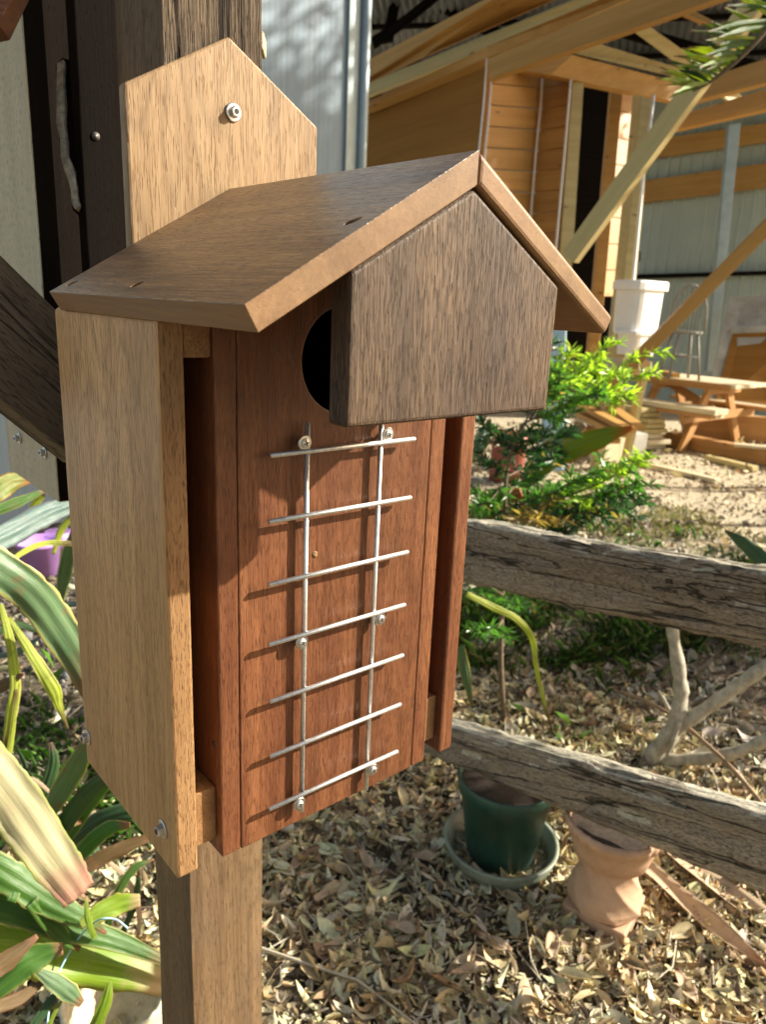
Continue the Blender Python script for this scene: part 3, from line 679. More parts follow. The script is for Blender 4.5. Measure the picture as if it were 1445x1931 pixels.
for q in range(7):
    f = -.75 + .25 * q; hh = .03 + .48 * math.sin(math.acos(f)) ** .7; tube('spindle', [CP(-.15 * f - .03, -.11, .03), CP(-.20 * f - .04, -.12, hh)], .006, M_CH, ch, 6)

# leaning sheet
o_ = empty('leaning_door', lvl(1360, 702, .2), 'old pale painted door panel with a brown lower half leaning behind the picnic table', 'door panel')
slab('painted_frame', [(1377, 560, 9.9), (1520, 547, 9.6), (1520, 770, 9.2), (1330, 770, 9.3)], .04, M_GREYPAINT, o_, .004)
slab('brown_panel', [(1383, 628, 9.68), (1520, 622, 9.38), (1520, 770, 9.12), (1347, 770, 9.24)], .02, W_PLY, o_, .003)
slab('cross_rail', [(1380, 616, 9.66), (1520, 610, 9.38), (1520, 622, 9.36), (1378, 628, 9.64)], .03, M_GREYPAINT, o_, .003)

# white tubs on a trestle
tr = empty('trestle', lvl(1190, 850, 0), 'pale timber trestle carrying white tubs beside the shed post', 'trestle')
trz = at(1215, 692, 6.9).z
slab('beam', [(1140, 672, 6.9), (1229, 681, 6.75), (1229, 705, 6.75), (1140, 697, 6.9)], .14, W_DECK, tr, .004)
for px_ in (1155, 1215):
    q = at(px_, 700, 6.9); bar('leg', q, Vector((q.x + .05, q.y + .1, -.01)), .05, .09, W_TREAT, tr, .003)
def tub(px_, y0, y1, Zd, wpx, wtop, label):
    c = at(px_, y0, Zd); h = (y0 - y1) / FPX * Zd * 1.03; r1 = wpx / 2 / FPX * Zd; r2 = wtop / 2 / FPX * Zd
    t = empty('storage_tub', c, label, 'tub', 'white tubs stacked by the shed post')
    V = []; R3 = Matrix.Rotation(-.12, 3, 'Z'); 
    def ring(rx, ry, z):
        out = []
        for k in range(32):
            a = 2 * math.pi * k / 32; cx, cy = math.cos(a), math.sin(a); q = (abs(cx) ** 6 + abs(cy) ** 6) ** (-1 / 6); out.append(c + R3 @ Vector((cx * q * rx, cy * q * ry, z)) + sy * .2)
        return out
    def body(name, rings, m):
        V = [p - c for r_ in rings for p in r_]; F = []; K = 32
        for i in range(len(rings) - 1):
            for k in range(K): a = i * K + k; b = i * K + (k + 1) % K; F.append([a, b, b + K, a + K])
        F.append(list(range(K))); F.append([(len(rings) - 1) * K + k for k in range(K)])
        me = mesh(name, V, F); fixn(me); o = link(name, me, m, t, Matrix.Translation(c)); bevel(o, .004); return o
    body('body', [ring(r1 * .95, r1 * .8, 0), ring(r1, r1 * .85, h * .82)], M_WHITE)
    body('lid', [ring(r2, r1 * .95, h * .82), ring(r2, r1 * .95, h * .97), ring(r2 * .95, r1 * .9, h)], M_WHITE)
tub(1211, 672, 627, 6.85, 62, 84, 'lower white tub of two, its top rim just showing under the upper tub')
tub(1211, 628, 536, 6.85, 76, 94, 'upper white storage tub with lid next to the shed post')

# stacked boards
stack_c = lvl(1240, 850, 0)
bd = Vector((-.92, .30, 0)); bd = (lvl(1120, 820, 0) - lvl(1235, 850, 0)).normalized(); bn = Vector((-bd.y, bd.x, 0))
words_ = ['bottom', 'second from the bottom', 'third from the bottom', 'fourth from the bottom', 'fourth from the top', 'third from the top', 'second from the top', 'top']
zz = 0.0
for i, wname in enumerate(words_):
    j = random.uniform(-.05, .05); wdth = random.choice((.24, .28, .32)); zz += .054
    a = lvl(1240, 851, 0) + bd * (j + .02 * i) + Vector((0, 0, zz - .026 + .02)); b = a + bd * 1.15 + bn * random.uniform(-.06, .06)
    o_ = bar('stacked_board', a, b, wdth, .046, random.choice((W_DECK, W_TREAT)) if i > 2 else W_DECK, None, .003)
    tag(o_, f'{wname} board of the timber stack left of the picnic table', 'board', 'boards of the timber stack')
stk2 = [((1190, 812), (1105, 768)), ((1172, 820), (1098, 782)), ((1205, 806), (1140, 760)), ((1160, 832), (1085, 800))]
for i, (a, b) in enumerate(stk2):
    o_ = bar('loose_board', at(*a, 6.3 + .05 * i), at(*b, 7.2), .11, .045, W_PINE, None, .003)
    tag(o_, ['orange pine board with its near end against the pale block', 'second pine board slanting beside the timber stack', 'pine board slanting right against the timber stack', 'lowest pine board slanting down behind the sapling'][i], 'board', 'pine boards slanting beside the stack')
q = lvl(1150, 868, 0); bar_o = bar('timber_block', q + Vector((0, 0, .0)), q + Vector((0, 0, .30)), .22, .35, W_DECK, None, .006, up=bn); tag(bar_o, 'pale timber block under the slanting pine boards', 'block')
q = lvl(1190, 862, 0); o_ = bar('timber_block', q + Vector((0, 0, 0)), q + Vector((0, 0, .26)), .2, .2, M_GREYPAINT, None, .006, up=bn); tag(o_, 'whitish block standing left of the timber stack', 'block')
# timber on the ground under and beside the table
gl = [((1262, 826), (1500, 872), .15, .15, W_TABLE, 'long dark brown sleeper lying under the picnic table'),
      ((1385, 838), (1500, 850), .10, .2, W_DECK, 'pale board lying on the dark sleeper at the right edge'),
      ((1335, 862), (1425, 884), .09, .05, W_TREAT, 'short board on the ground just right of the table leg'),
      ((1205, 872), (1355, 906), .09, .035, W_DECK, 'pale thin plank lying in the sun on the bare drive'),
      ((1290, 800), (1480, 812), .12, .3, W_TABLE, 'dark beam lying behind the table legs')]
for a, b, w_, h_, m_, lb in gl:
    za = h_ if h_ > .15 else h_ / 2
    if h_ == .2: A_, B_, hh = lvl(*a, .17), lvl(*b, .17), .03
    else: A_, B_, hh = lvl(*a, h_ / 2), lvl(*b, h_ / 2), h_
    tag(bar('ground_timber', A_, B_, w_, hh, m_, None, .004), lb, 'timber', 'timbers lying about the shed floor')
# pale blue pipe post behind the sapling
q = lvl(1062, 900, 0); o_ = slab('pipe_post', [(1036, 520, 5.5), (1072, 520, 5.5), (1064, 888, 5.5), (1022, 888, 5.5)], .1, M_PVC, None, .01); tag(o_, 'pale blue square post behind the spiky sapling', 'post')
# clutter behind the sapling: a rusty drum
dr = lvl(955, 905, 0); t = empty('red_drum', dr, 'rusty red drum half hidden behind the spiky sapling', 'drum'); M_RED = plain('rusty_red_paint', (.30, .07, .045), .6, 0, .3, 10, .001, None, (.14, .08, .05))
lathe('drum_body', [(.0, 0), (.15, 0), (.155, .1), (.15, .11), (.15, .3), (.155, .31), (.15, .42), (.0, .42)], M_RED, t, dr, 32)

# ------------------------------------------------------------ pots
def ctr(px, py, z=0): return lvl(px, py, z)
gs = ctr(942, 1618, .0) + Vector((0, 0, .014))
t = empty('plant_saucer', gs, 'shallow grey green plastic saucer under the dark green pot', 'saucer')
lathe('dish', [(.0, .004), (.122, .004), (.128, .010), (.144, .050), (.149, .052), (.155, .052), (.156, .048), (.140, .002), (.136, .0), (.0, .0)], M_SAUCER, t, gs, 72)
gp = empty('flower_pot', gs + Vector((0, 0, .006)), 'dark green plastic flower pot standing in a grey saucer behind the lower fence rail', 'pot')
lathe('pot_body', [(.0, .0), (.086, .0), (.090, .004), (.122, .20), (.129, .202), (.133, .243), (.131, .246), (.126, .243), (.122, .205), (.118, .19), (.0, .19)], M_GREENPOT, gp, gs + Vector((0, 0, .006)), 72)
lathe('soil', [(.0, .222), (.06, .226), (.120, .214)], M_SOIL, gp, gs + Vector((0, 0, .006)), 40)
ub = ctr(1136, 1722, 0) + Vector((0, 0, .008))
t = empty('terracotta_urn', ub, 'terracotta urn on a swirled pedestal with a square foot behind the lower fence rail', 'urn')
Ru = Matrix.Rotation(.25, 4, 'Z')
P = [ub + Ru.to_3x3() @ Vector((a * .080, b * .080, 0)) for a, b in ((-1, -1), (1, -1), (1, 1), (-1, 1))]
prism('square_foot', P, Vector((0, 0, .034)), M_TERRA, t, .004)
def dense(pr, n):
    out = []
    for (r0, z0), (r1, z1) in zip(pr, pr[1:]): out += [(r0 + (r1 - r0) * k / n, z0 + (z1 - z0) * k / n) for k in range(n)]
    return out + [pr[-1]]
lathe('pedestal', [(.0, .022)] + dense([(.070, .030), (.086, .040), (.088, .056), (.082, .080), (.074, .104), (.068, .128), (.066, .150), (.070, .170)], 8) + [(.0, .170)], M_TERRA, t, ub, 200,
      lambda a, z: 1 + (.06 * (1 - abs(math.sin(3.5 * a + z * 40))) ** 1.3 if .034 < z < .158 else 0))
lathe('bowl', [(.0, 0.167), (.080, 0.169), (.090, 0.175), (.099, 0.210), (.106, 0.245), (.114, 0.248), (.119, 0.272), (.114, 0.277), (.106, 0.272), (.101, 0.252), (.0, 0.235)], M_TERRA, t, ub, 144, lambda a, z: 1 + (.035 * abs(math.sin(14 * a)) if z > .246 and z < .276 else 0))
lathe('soil', [(.0, 0.256), (.06, 0.258), (.1005, 0.256)], M_SOIL, t, ub, 40)
# purple pot
pp = ctr(77, 1082, 0); t = empty('flower_pot', pp, 'small purple plastic pot on the dark bed left of the nest box', 'pot')
lathe('pot_body', [(.0, 0), (.082, 0), (.108, .165), (.116, .167), (.118, .185), (.112, .186), (.106, .165), (.0, .15)], M_PURPLE, t, pp, 48)
for i, (a, b) in enumerate((((100, 1000), 3.9),)):
    q = at(108, 1002, 4.2); lathe('pot_body', [(.0, -.1), (.05, -.1), (.07, .0), (.065, .0), (.0, -.02)], M_PURPLE, t, q, 32)
# cream basket at the bottom left
cb = ctr(222, 1960, 0); t = empty('woven_basket', cb, 'cream woven basket under the lime strap leaves beside the post', 'basket')
lathe('basket_wall', [(.0, 0), (.085, 0), (.10, .05), (.098, .11), (.104, .12), (.094, .12), (.09, .05), (.0, .02)], M_CREAM, t, cb, 72, lambda a, z: 1 + .02 * math.sin(24 * a + z * 60))

# ------------------------------------------------------------ leaf ribbons
def ribbon_mesh(pts, Zs, ws, fold=.16, n=12, tipp=True, roll=0.):
    P = smooth_path([at(x, y, z_) for (x, y), z_ in zip(pts, Zs)], n); m = len(P); V = []; F = []; UV = []
    Wd = []
    for i in range(m):
        t = i / (m - 1) * (len(ws) - 1); k = min(int(t), len(ws) - 2); Wd.append(ws[k] + (ws[k + 1] - ws[k]) * (t - k))
    cols = 13; c = P[0]; ph = (c.x * 37 + c.z * 51) % 6.28
    for i, p in enumerate(P):
        tg = (P[min(i + 1, m - 1)] - P[max(i - 1, 0)]).normalized(); vd = (p - CAM).normalized()
        side = tg.cross(vd).normalized(); nn = side.cross(tg).normalized()
        if roll: side = (Matrix.Rotation(roll * math.sin(i / m * 3), 3, tg) @ side)
        Zp = (p - CAM).dot(FWD); hw = Wd[i] / 2 / FPX * Zp
        for j in range(cols):
            s = (j / (cols - 1)) * 2 - 1; wob = .86 * (1 + .05 * noise.noise(Vector((i * .5, s * 2, c.x * 9))) + (.12 * noise.noise(Vector((i * .45, s * 7, c.y * 31))) if abs(s) > .9 else 0))
            V.append(p + side * s * hw * wob + nn * hw * (fold * abs(s) + .05 * math.sin(s * 9 + ph) + .10 * abs(s) * math.sin(i * .33 + s * 2 + ph)) - c); UV.append((i / (m - 1), j / (cols - 1)))
    for i in range(m - 1):
        for j in range(cols - 1): a = i * cols + j; F.append([a, a + 1, a + cols + 1, a + cols])
    me = mesh('leaf', V, F, True); ul = me.uv_layers.new(name='UVMap')
    for l in me.loops: ul.data[l.index].uv = UV[l.vertex_index]
    return me, c
def leaf(parent, mat, pts, Zs, ws, **k):
    if not isinstance(Zs, (list, tuple)): Zs = [Zs] * len(pts)
    if len(Zs) == 2 and len(pts) > 2: Zs = [Zs[0] + (Zs[1] - Zs[0]) * i / (len(pts) - 1) for i in range(len(pts))]
    me, c = ribbon_mesh(pts, Zs, ws, **k); o = link('leaf', me, mat, parent, Matrix.Translation(c))
    s = o.modifiers.new('thick', 'SOLIDIFY'); s.thickness = .0007; return o
b1 = empty('bromeliad', lvl(-60, 1700, 0), 'large bromeliad with a broad lime leaf and a bleached cream leaf at the lower left', 'bromeliad')
leaf(b1, L_LIME, [(-120, 1770), (0, 1775), (100, 1795), (210, 1815), (330, 1850)], (1.19, 1.37), [60, 100, 118, 110, 60])
leaf(b1, L_GREEN, [(-120, 1700), (0, 1712), (120, 1745), (230, 1778), (340, 1825)], (1.18, 1.35), [40, 62, 62, 40, 16])
leaf(b1, L_CREAM, [(-90, 1370), (-20, 1450), (45, 1540), (100, 1620), (150, 1690)], (1.04, 1.15), [70, 100, 112, 100, 74], fold=.12)
leaf(b1, L_GREEN, [(-60, 1610), (20, 1655), (90, 1700), (160, 1735), (200, 1760)], (1.19, 1.28), [60, 70, 60, 36, 6])
leaf(b1, L_GREEN, [(-30, 1880), (30, 1830), (70, 1805), (118, 1788)], (1.11, 1.16), [50, 64, 56, 22], fold=.15)
leaf(b1, L_BROWN, [(-40, 1850), (15, 1810), (70, 1765)], (1.10, 1.15), [36, 42, 10])
leaf(b1, L_SAGE, [(60, 1825), (100, 1850), (130, 1872), (154, 1893)], (1.17, 1.21), [10, 36, 40, 16])
leaf(b1, L_LIME, [(206, 1850), (200, 1885), (180, 1935), (150, 1990)], (1.25, 1.22), [10, 26, 30, 26])
leaf(b1, L_DARK, [(120, 1855), (90, 1895), (60, 1940), (40, 1990)], (1.21, 1.16), [8, 20, 22, 22])
leaf(b1, L_BROWN, [(-20, 1905), (40, 1880), (90, 1845)], (1.13, 1.19), [30, 26, 8])
leaf(b1, L_LIME, [(128, 1872), (105, 1905), (80, 1960)], (1.21, 1.18), [3, 8, 10])
leaf(b1, L_LIME, [(0, 1700), (55, 1650), (80, 1610), (95, 1600)], (1.28, 1.34), [20, 24, 18, 6])
leaf(b1, L_GREEN, [(60, 1700), (110, 1760), (150, 1790)], (1.22, 1.28), [30, 36, 10])
tube('drip_line', smooth_path([at(85, 1960, 1.2), at(100, 1860, 1.25), at(140, 1780, 1.28), at(180, 1738, 1.2), at(215, 1733, 1.2), at(240, 1750, 1.2)], 5), .0016, M_BLUEPIPE, b1, 6)
b2 = empty('bromeliad', lvl(90, 1590, 0), 'dark green bromeliad clump under the lower left corner of the nest box', 'bromeliad')
leaf(b2, L_SAGE, [(70, 1570), (110, 1500), (140, 1450), (172, 1385)], (1.35, 1.2), [20, 46, 50, 20])
leaf(b2, L_DARK, [(60, 1640), (110, 1570), (160, 1500), (215, 1450)], (1.4, 1.25), [20, 40, 38, 26])
leaf(b2, L_GREEN, [(95, 1640), (140, 1560), (180, 1500), (225, 1450)], (1.45, 1.3), [12, 26, 30, 20])
leaf(b2, L_GREEN, [(120, 1650), (160, 1600), (205, 1562), (245, 1556)], (1.35, 1.3), [20, 36, 32, 10])
leaf(b2, L_BROWN, [(110, 1680), (170, 1630), (230, 1600), (290, 1575)], (1.35, 1.4), [18, 30, 30, 16])
leaf(b2, L_DARK, [(130, 1590), (180, 1550), (240, 1530), (280, 1540)], (1.5, 1.5), [20, 36, 36, 14])
leaf(b2, L_LIME, [(150, 1745), (185, 1722), (220, 1706), (264, 1697)], (1.2, 1.25), [16, 40, 46, 24])
leaf(b2, L_DARK, [(160, 1660), (175, 1620), (182, 1560)], (1.4, 1.5), [20, 24, 12])
leaf(b2, L_LIME, [(178, 1770), (165, 1730), (162, 1690)], (1.15, 1.2), [12, 14, 6])
leaf(b2, L_DARK, [(40, 1560), (80, 1500), (100, 1440), (95, 1400)], (1.5, 1.5), [20, 30, 26, 8])
leaf(b2, L_GREEN, [(20, 1700), (60, 1610), (110, 1560), (160, 1545)], (1.2, 1.4), [20, 40, 36, 10])
leaf(b2, L_DRY, [(20, 1600), (60, 1640), (120, 1665), (170, 1700)], (1.3, 1.4), [10, 16, 14, 4])
leaf(b2, L_DRY, [(200, 1620), (240, 1660), (262, 1720), (258, 1780)], (1.5, 1.5), [6, 12, 12, 4])
leaf(b2, L_DRY, [(100, 1500), (60, 1470), (20, 1480), (-10, 1510)], (1.4, 1.4), [6, 10, 10, 4])
leaf(b2, L_GREEN, [(190, 1800), (215, 1700), (250, 1640), (290, 1620)], (1.45, 1.5), [10, 20, 18, 4])
leaf(b2, L_DARK, [(230, 1760), (255, 1700), (262, 1640)], (1.5, 1.5), [10, 16, 5])
b3 = empty('bromeliad', lvl(-80, 1500, 0), 'bromeliad with a long sage striped leaf arching in at the left edge', 'bromeliad')
leaf(b3, L_SAGE, [(-120, 1010), (-20, 1062), (60, 1120), (120, 1200), (185, 1310)], (1.15, 1.35), [60, 84, 84, 78, 60])
leaf(b3, L_TEAL, [(-60, 1045), (20, 1005), (90, 968), (165, 940)], (1.45, 1.7), [40, 58, 52, 30])
leaf(b3, L_YEL, [(0, 1075), (45, 1040), (90, 1024), (160, 1028)], (1.4, 1.5), [8, 12, 12, 12], tipp=False)
leaf(b3, L_ORANGE, [(-50, 955), (-5, 925), (25, 908), (58, 905)], (1.6, 1.7), [40, 50, 42, 14])
leaf(b3, L_GREEN, [(-40, 975), (30, 948), (90, 922)], (1.7, 1.8), [22, 24, 5])
leaf(b3, L_YEL, [(45, 975), (70, 945), (85, 932)], (1.8, 1.8), [6, 16, 5])
leaf(b3, L_YEL, [(15, 1165), (60, 1235), (100, 1300), (110, 1330), (128, 1375)], (1.35, 1.4), [10, 24, 32, 18, 3])
leaf(b3, L_YEL, [(0, 1140), (18, 1210), (28, 1290), (20, 1350), (5, 1420)], (1.3, 1.3), [10, 20, 22, 24, 8])
leaf(b3, L_DARK, [(-20, 1200), (30, 1178), (85, 1196)], (1.5, 1.55), [14, 18, 6])
leaf(b3, L_TEAL, [(-20, 1240), (35, 1228), (82, 1196)], (1.5, 1.5), [10, 16, 4])
leaf(b3, L_SAGE, [(112, 1145), (120, 1090), (132, 1040), (150, 980)], (2.2, 2.0), [12, 30, 34, 14])
leaf(b3, L_YEL, [(100, 1045), (115, 1000), (140, 968)], (1.9, 1.9), [8, 16, 12])
leaf(b3, L_TEAL, [(90, 1160), (120, 1142), (160, 1138)], (1.6, 1.6), [6, 14, 12])
leaf(b3, L_BROWN, [(-30, 1310), (10, 1290), (45, 1270)], (1.3, 1.3), [30, 26, 6])
leaf(b3, L_CREAM, [(-30, 1290), (0, 1262), (40, 1258)], (1.35, 1.35), [16, 14, 4])
leaf(b3, L_YEL, [(-10, 1500), (10, 1450), (22, 1380), (30, 1300)], (1.3, 1.3), [8, 10, 12, 6])

# ------------------------------------------------------------ plants behind the fence
b4 = empty('strap_leaf_plant', lvl(930, 1320, 0), 'strap leaved plant with a broad olive and orange leaf behind the upper fence rail', 'plant')
leaf(b4, L_ORANGE, [(985, 925), (1040, 870), (1085, 845), (1135, 825), (1194, 806)], (2.9, 2.7), [14, 38, 52, 46, 8])
leaf(b4, L_SAGE, [(985, 900), (1030, 850), (1075, 820), (1105, 800)], (3.1, 3.1), [12, 36, 38, 10])
leaf(b4, L_ORANGE, [(870, 1010), (905, 975), (940, 945), (985, 928)], (2.6, 2.6), [20, 46, 50, 20])
leaf(b4, L_SAGE, [(880, 860), (898, 850), (912, 820), (925, 790)], (2.4, 2.5), [30, 34, 30, 6])
leaf(b4, L_GREEN, [(1000, 985), (1040, 965), (1080, 948), (1120, 930)], (2.8, 2.8), [14, 28, 24, 5])
leaf(b4, L_YEL, [(880, 1120), (930, 1145), (975, 1168), (1004, 1205), (1012, 1260), (1028, 1330), (1044, 1385)], (2.2, 2.35), [12, 15, 15, 12, 10, 7, 3], fold=.1)
leaf(b4, L_SAGE, [(868, 1220), (878, 1270), (890, 1330)], (2.5, 2.6), [20, 24, 8])
leaf(b4, L_GREEN, [(870, 1130), (910, 1112), (950, 1122)], (2.4, 2.4), [20, 20, 5])
leaf(b4, L_BROWN, [(1120, 975), (1150, 945), (1175, 930)], (2.9, 2.9), [8, 12, 4])
b5 = empty('seedling_leaf', lvl(1420, 1100, 0), 'single broad blue green leaf rising above the upper rail at the right edge', 'leaf')
leaf(b5, L_DARK, [(1445, 1062), (1428, 1045), (1400, 1022), (1368, 1000)], (1.62, 1.68), [30, 34, 26, 4])

def spiky(name, label, cat, trunk, twigs, needle=.035, dens=170, colf=None, seedv=1, rtr=.011, sub=6):
    """young bunya-like sapling: trunk part, branch parts, needles of each branch in one foliage part"""
    rs = random.Random(seedv)
    t = empty(name, trunk[0], label, cat)
    tp = smooth_path(trunk, 6); tube('trunk', tp, [rtr * (1 - .55 * i / len(tp)) for i in range(len(tp))], M_BARK, t, 10)
    for tw in twigs:
        main = smooth_path([tw[0], tw[1], tw[2]], 8); Lm = sum((main[i + 1] - main[i]).length for i in range(len(main) - 1))
        V0, F0 = tube_data([p for p in main], [.0042 - .0030 * i / len(main) for i in range(len(main))], 6); paths = [(main, .2)]
        for q in range(sub):
            f = .22 + .7 * q / max(1, sub - 1) * rs.uniform(.85, 1.1); i = min(int(f * (len(main) - 1)), len(main) - 2); a = main[i]; d = (main[i + 1] - main[i]).normalized()
            sd_ = d.cross(Vector((rs.uniform(-.4, .4), rs.uniform(-.4, .4), 1))).normalized() * (1 if q % 2 else -1); ln = Lm * rs.uniform(.22, .42) * (1.15 - .6 * f)
            e = a + (d * .75 + sd_ * .8 + Vector((0, 0, rs.uniform(-.25, .3)))).normalized() * ln
            pth = smooth_path([a, (a + e) / 2 + Vector((0, 0, rs.uniform(-.01, .015))), e], 3); paths.append((pth, 0.))
            v1, f1 = tube_data(pth, [.0022 - .0012 * k / len(pth) for k in range(len(pth))], 5); b = len(V0); V0 += v1; F0 += [[x + b for x in g] for g in f1]
        me = mesh('branch', [v - main[0] for v in V0], F0, True); link('branch', me, M_BARK, t, Matrix.Translation(main[0]))
        V = []; F = []; C = []
        for pth, f0 in paths:
            L = sum((pth[i + 1] - pth[i]).length for i in range(len(pth) - 1)); N = max(6, int(dens * L / .3))
            for k in range(N):
                f = f0 + (1 - f0) * (k / N) ** .9; i = min(int(f * (len(pth) - 1)), len(pth) - 2); fr = f * (len(pth) - 1) - i
                p = pth[i].lerp(pth[i + 1], fr); tg = (pth[i + 1] - pth[i]).normalized()
                a = rs.uniform(0, 6.283); o1 = tg.orthogonal().normalized(); o2 = tg.cross(o1); rad = o1 * math.cos(a) + o2 * math.sin(a); rad.z *= .6
                d = (rad + tg * rs.uniform(.2, 1.1) + Vector((0, 0, rs.uniform(-.1, .25)))).normalized(); ln = needle * rs.uniform(.45, 1.2); wv = d.cross(Vector((rs.uniform(-1, 1), rs.uniform(-1, 1), rs.uniform(-1, 1)))).normalized() * ln * .11
                dr = Vector((0, 0, -ln * rs.uniform(0, .18))); b = len(V); V += [p - wv * .4, p + wv * .4, p + d * ln * .4 + wv, p + d * ln + dr, p + d * ln * .4 - wv]; F += [[b, b + 1, b + 2, b + 3, b + 4]]
                c = ncol('dead', f, rs) if rs.random() < .03 else colf(tw[3], f if f0 else .7, rs); C += [c] * 5
        me = mesh('foliage', [v - main[0] for v in V], F); ca = me.color_attributes.new('Col', 'FLOAT_COLOR', 'POINT')
        ca.data.foreach_set('color', np.array([(*c, 1) for c in C], dtype=np.float32).ravel())
        link('foliage', me, M_NEEDLE, t, Matrix.Translation(main[0]))
    return t
def ncol(kind, f, rs):
    j = rs.uniform(.55, 1.45)
    if kind == 'new': base = (.34, .52, .05) if f > .35 else (.14, .30, .04)
    elif kind == 'mid': base = (.07, .19, .035)
    elif kind == 'dead': base = (.35, .25, .08)
    else: base = (.028, .085, .032)
    return tuple(x * j for x in base)
def tw(bx, by, bz, mx, my, mz, ex, ey, ez, kind): return (at(bx, by, bz), at(mx, my, mz), at(ex, ey, ez), kind)
trunk = [lvl(952, 1368, 0), at(945, 1250, 2.68), at(948, 1120, 2.62), at(952, 980, 2.58), at(958, 880, 2.55), at(985, 800, 2.5)]
T = []
for (b, e, kd) in [((1010, 790), (1205, 668), 'new'), ((1010, 790), (1155, 640), 'new'), ((1040, 760), (1222, 700), 'new'), ((1010, 790), (1080, 655), 'new'), ((1060, 730), (1190, 745), 'new'), ((1030, 770), (1130, 690), 'new'),
                   ((1000, 790), (1060, 700), 'mid'), ((985, 800), (1140, 735), 'mid'), ((1060, 740), (1110, 745), 'mid'), ((985, 810), (1045, 640), 'old'),
                   ((958, 860), (1095, 745), 'mid'), ((958, 860), (1080, 815), 'old'), ((958, 850), (900, 790), 'old'), ((958, 860), (1010, 800), 'old'), ((955, 900), (1060, 850), 'old'), ((955, 880), (905, 850), 'old'),
                   ((953, 940), (895, 925), 'mid'), ((953, 950), (950, 1000), 'mid'), ((953, 960), (1060, 925), 'mid'), ((953, 960), (1130, 885), 'mid'), ((953, 970), (1180, 870), 'mid'), ((1000, 960), (1230, 858), 'new'), ((1050, 950), (1200, 925), 'old'),
                   ((960, 950), (1100, 975), 'old'), ((960, 950), (1030, 985), 'old'), ((960, 960), (1160, 960), 'old'), ((1060, 960), (1215, 950), 'old'), ((953, 900), (890, 960), 'mid'), ((960, 930), (1010, 900), 'mid'), ((1000, 965), (1080, 1000), 'old'),
                   ((990, 960), (1012, 980), 'dead'), ((1040, 940), (1070, 930), 'dead'), ((950, 1150), (905, 1120), 'mid'), ((948, 1170), (900, 1190), 'mid'), ((948, 1130), (990, 1140), 'old'), ((1100, 940), (1210, 905), 'mid')]:
    zb0 = 2.56 + random.uniform(-.05, .05); ze = zb0 + random.uniform(-.35, .3)
    mx, my = (b[0] + e[0]) / 2 + random.uniform(-10, 10), (b[1] + e[1]) / 2 + random.uniform(-4, 16)
    T.append(tw(*b, zb0, mx, my, (zb0 + ze) / 2, *e, ze, kd))
spiky('bunya_sapling', 'spiky green sapling with bright lime new growth behind the upper fence rail', 'sapling', trunk, T, .046, 80, ncol, 3)
# small trailing sprig with sparse leaves (right)
trunk2 = [lvl(1190, 1035, 0), at(1190, 990, 3.2), at(1185, 960, 3.1)]
T2 = [tw(1185, 960, 3.1, 1180, 940, 3.05, 1150, 925, 3.0, 'old'), tw(1185, 960, 3.1, 1195, 950, 3.05, 1205, 935, 3.0, 'old'), tw(1185, 965, 3.1, 1150, 955, 3.05, 1105, 985, 3.0, 'old')]
spiky('spiky_seedling', 'small sparse spiky seedling on the bare drive beyond the upper fence rail', 'seedling', trunk2, T2, .07, 30, ncol, 5, .004, 1)

# bare branched shrub
fb = empty('bare_shrub', lvl(1228, 1440, 0), 'leafless pale barked shrub forking between the two fence rails', 'shrub')
def limb(pts, Zs, rp, lab=None):
    P = smooth_path([at(x, y, z_) for (x, y), z_ in zip(pts, Zs)], 6); R_ = [(rp[0] + (rp[1] - rp[0]) * i / (len(P) - 1)) / FPX * Zs[0] * (1 + .10 * math.sin(i * 1.3) + .05 * math.sin(i * 2.9)) for i in range(len(P))]
    return tube('limb', P, R_, M_FRANG, fb, 12)
limb([(1215, 1462), (1232, 1425), (1268, 1380), (1284, 1320), (1282, 1270), (1268, 1180), (1262, 1090)], [2.56, 2.52, 2.5, 2.5, 2.5, 2.5, 2.5], (19, 9))
limb([(1262, 1385), (1310, 1352), (1370, 1310), (1455, 1250), (1540, 1200)], [2.5, 2.48, 2.45, 2.4, 2.4], (13, 11))
limb([(1225, 1442), (1262, 1434), (1330, 1430), (1400, 1415), (1500, 1370)], [2.54, 2.5, 2.45, 2.4, 2.35], (12, 10))
limb([(1282, 1360), (1270, 1400), (1258, 1425)], [2.46, 2.46, 2.46], (5, 3))
limb([(1262, 1338), (1252, 1318), (1243, 1304)], [2.46, 2.45, 2.45], (4, 3))
tag(tube('fallen_stick', smooth_path([at(1172, 1303, 2.75), at(1262, 1345, 2.6), at(1350, 1418, 2.4), at(1400, 1470, 2.25), at(1450, 1530, 2.1)], 5), .0065, M_STICK, None, 8), 'long brown dry stick leaning through the bare shrub', 'stick')
tag(tube('fallen_stick', [lvl(1388, 1455, .03), lvl(1450, 1530, .02)], .008, M_CREAM, None, 8), 'pale cream stick on the ground near the right edge between the rails', 'stick')

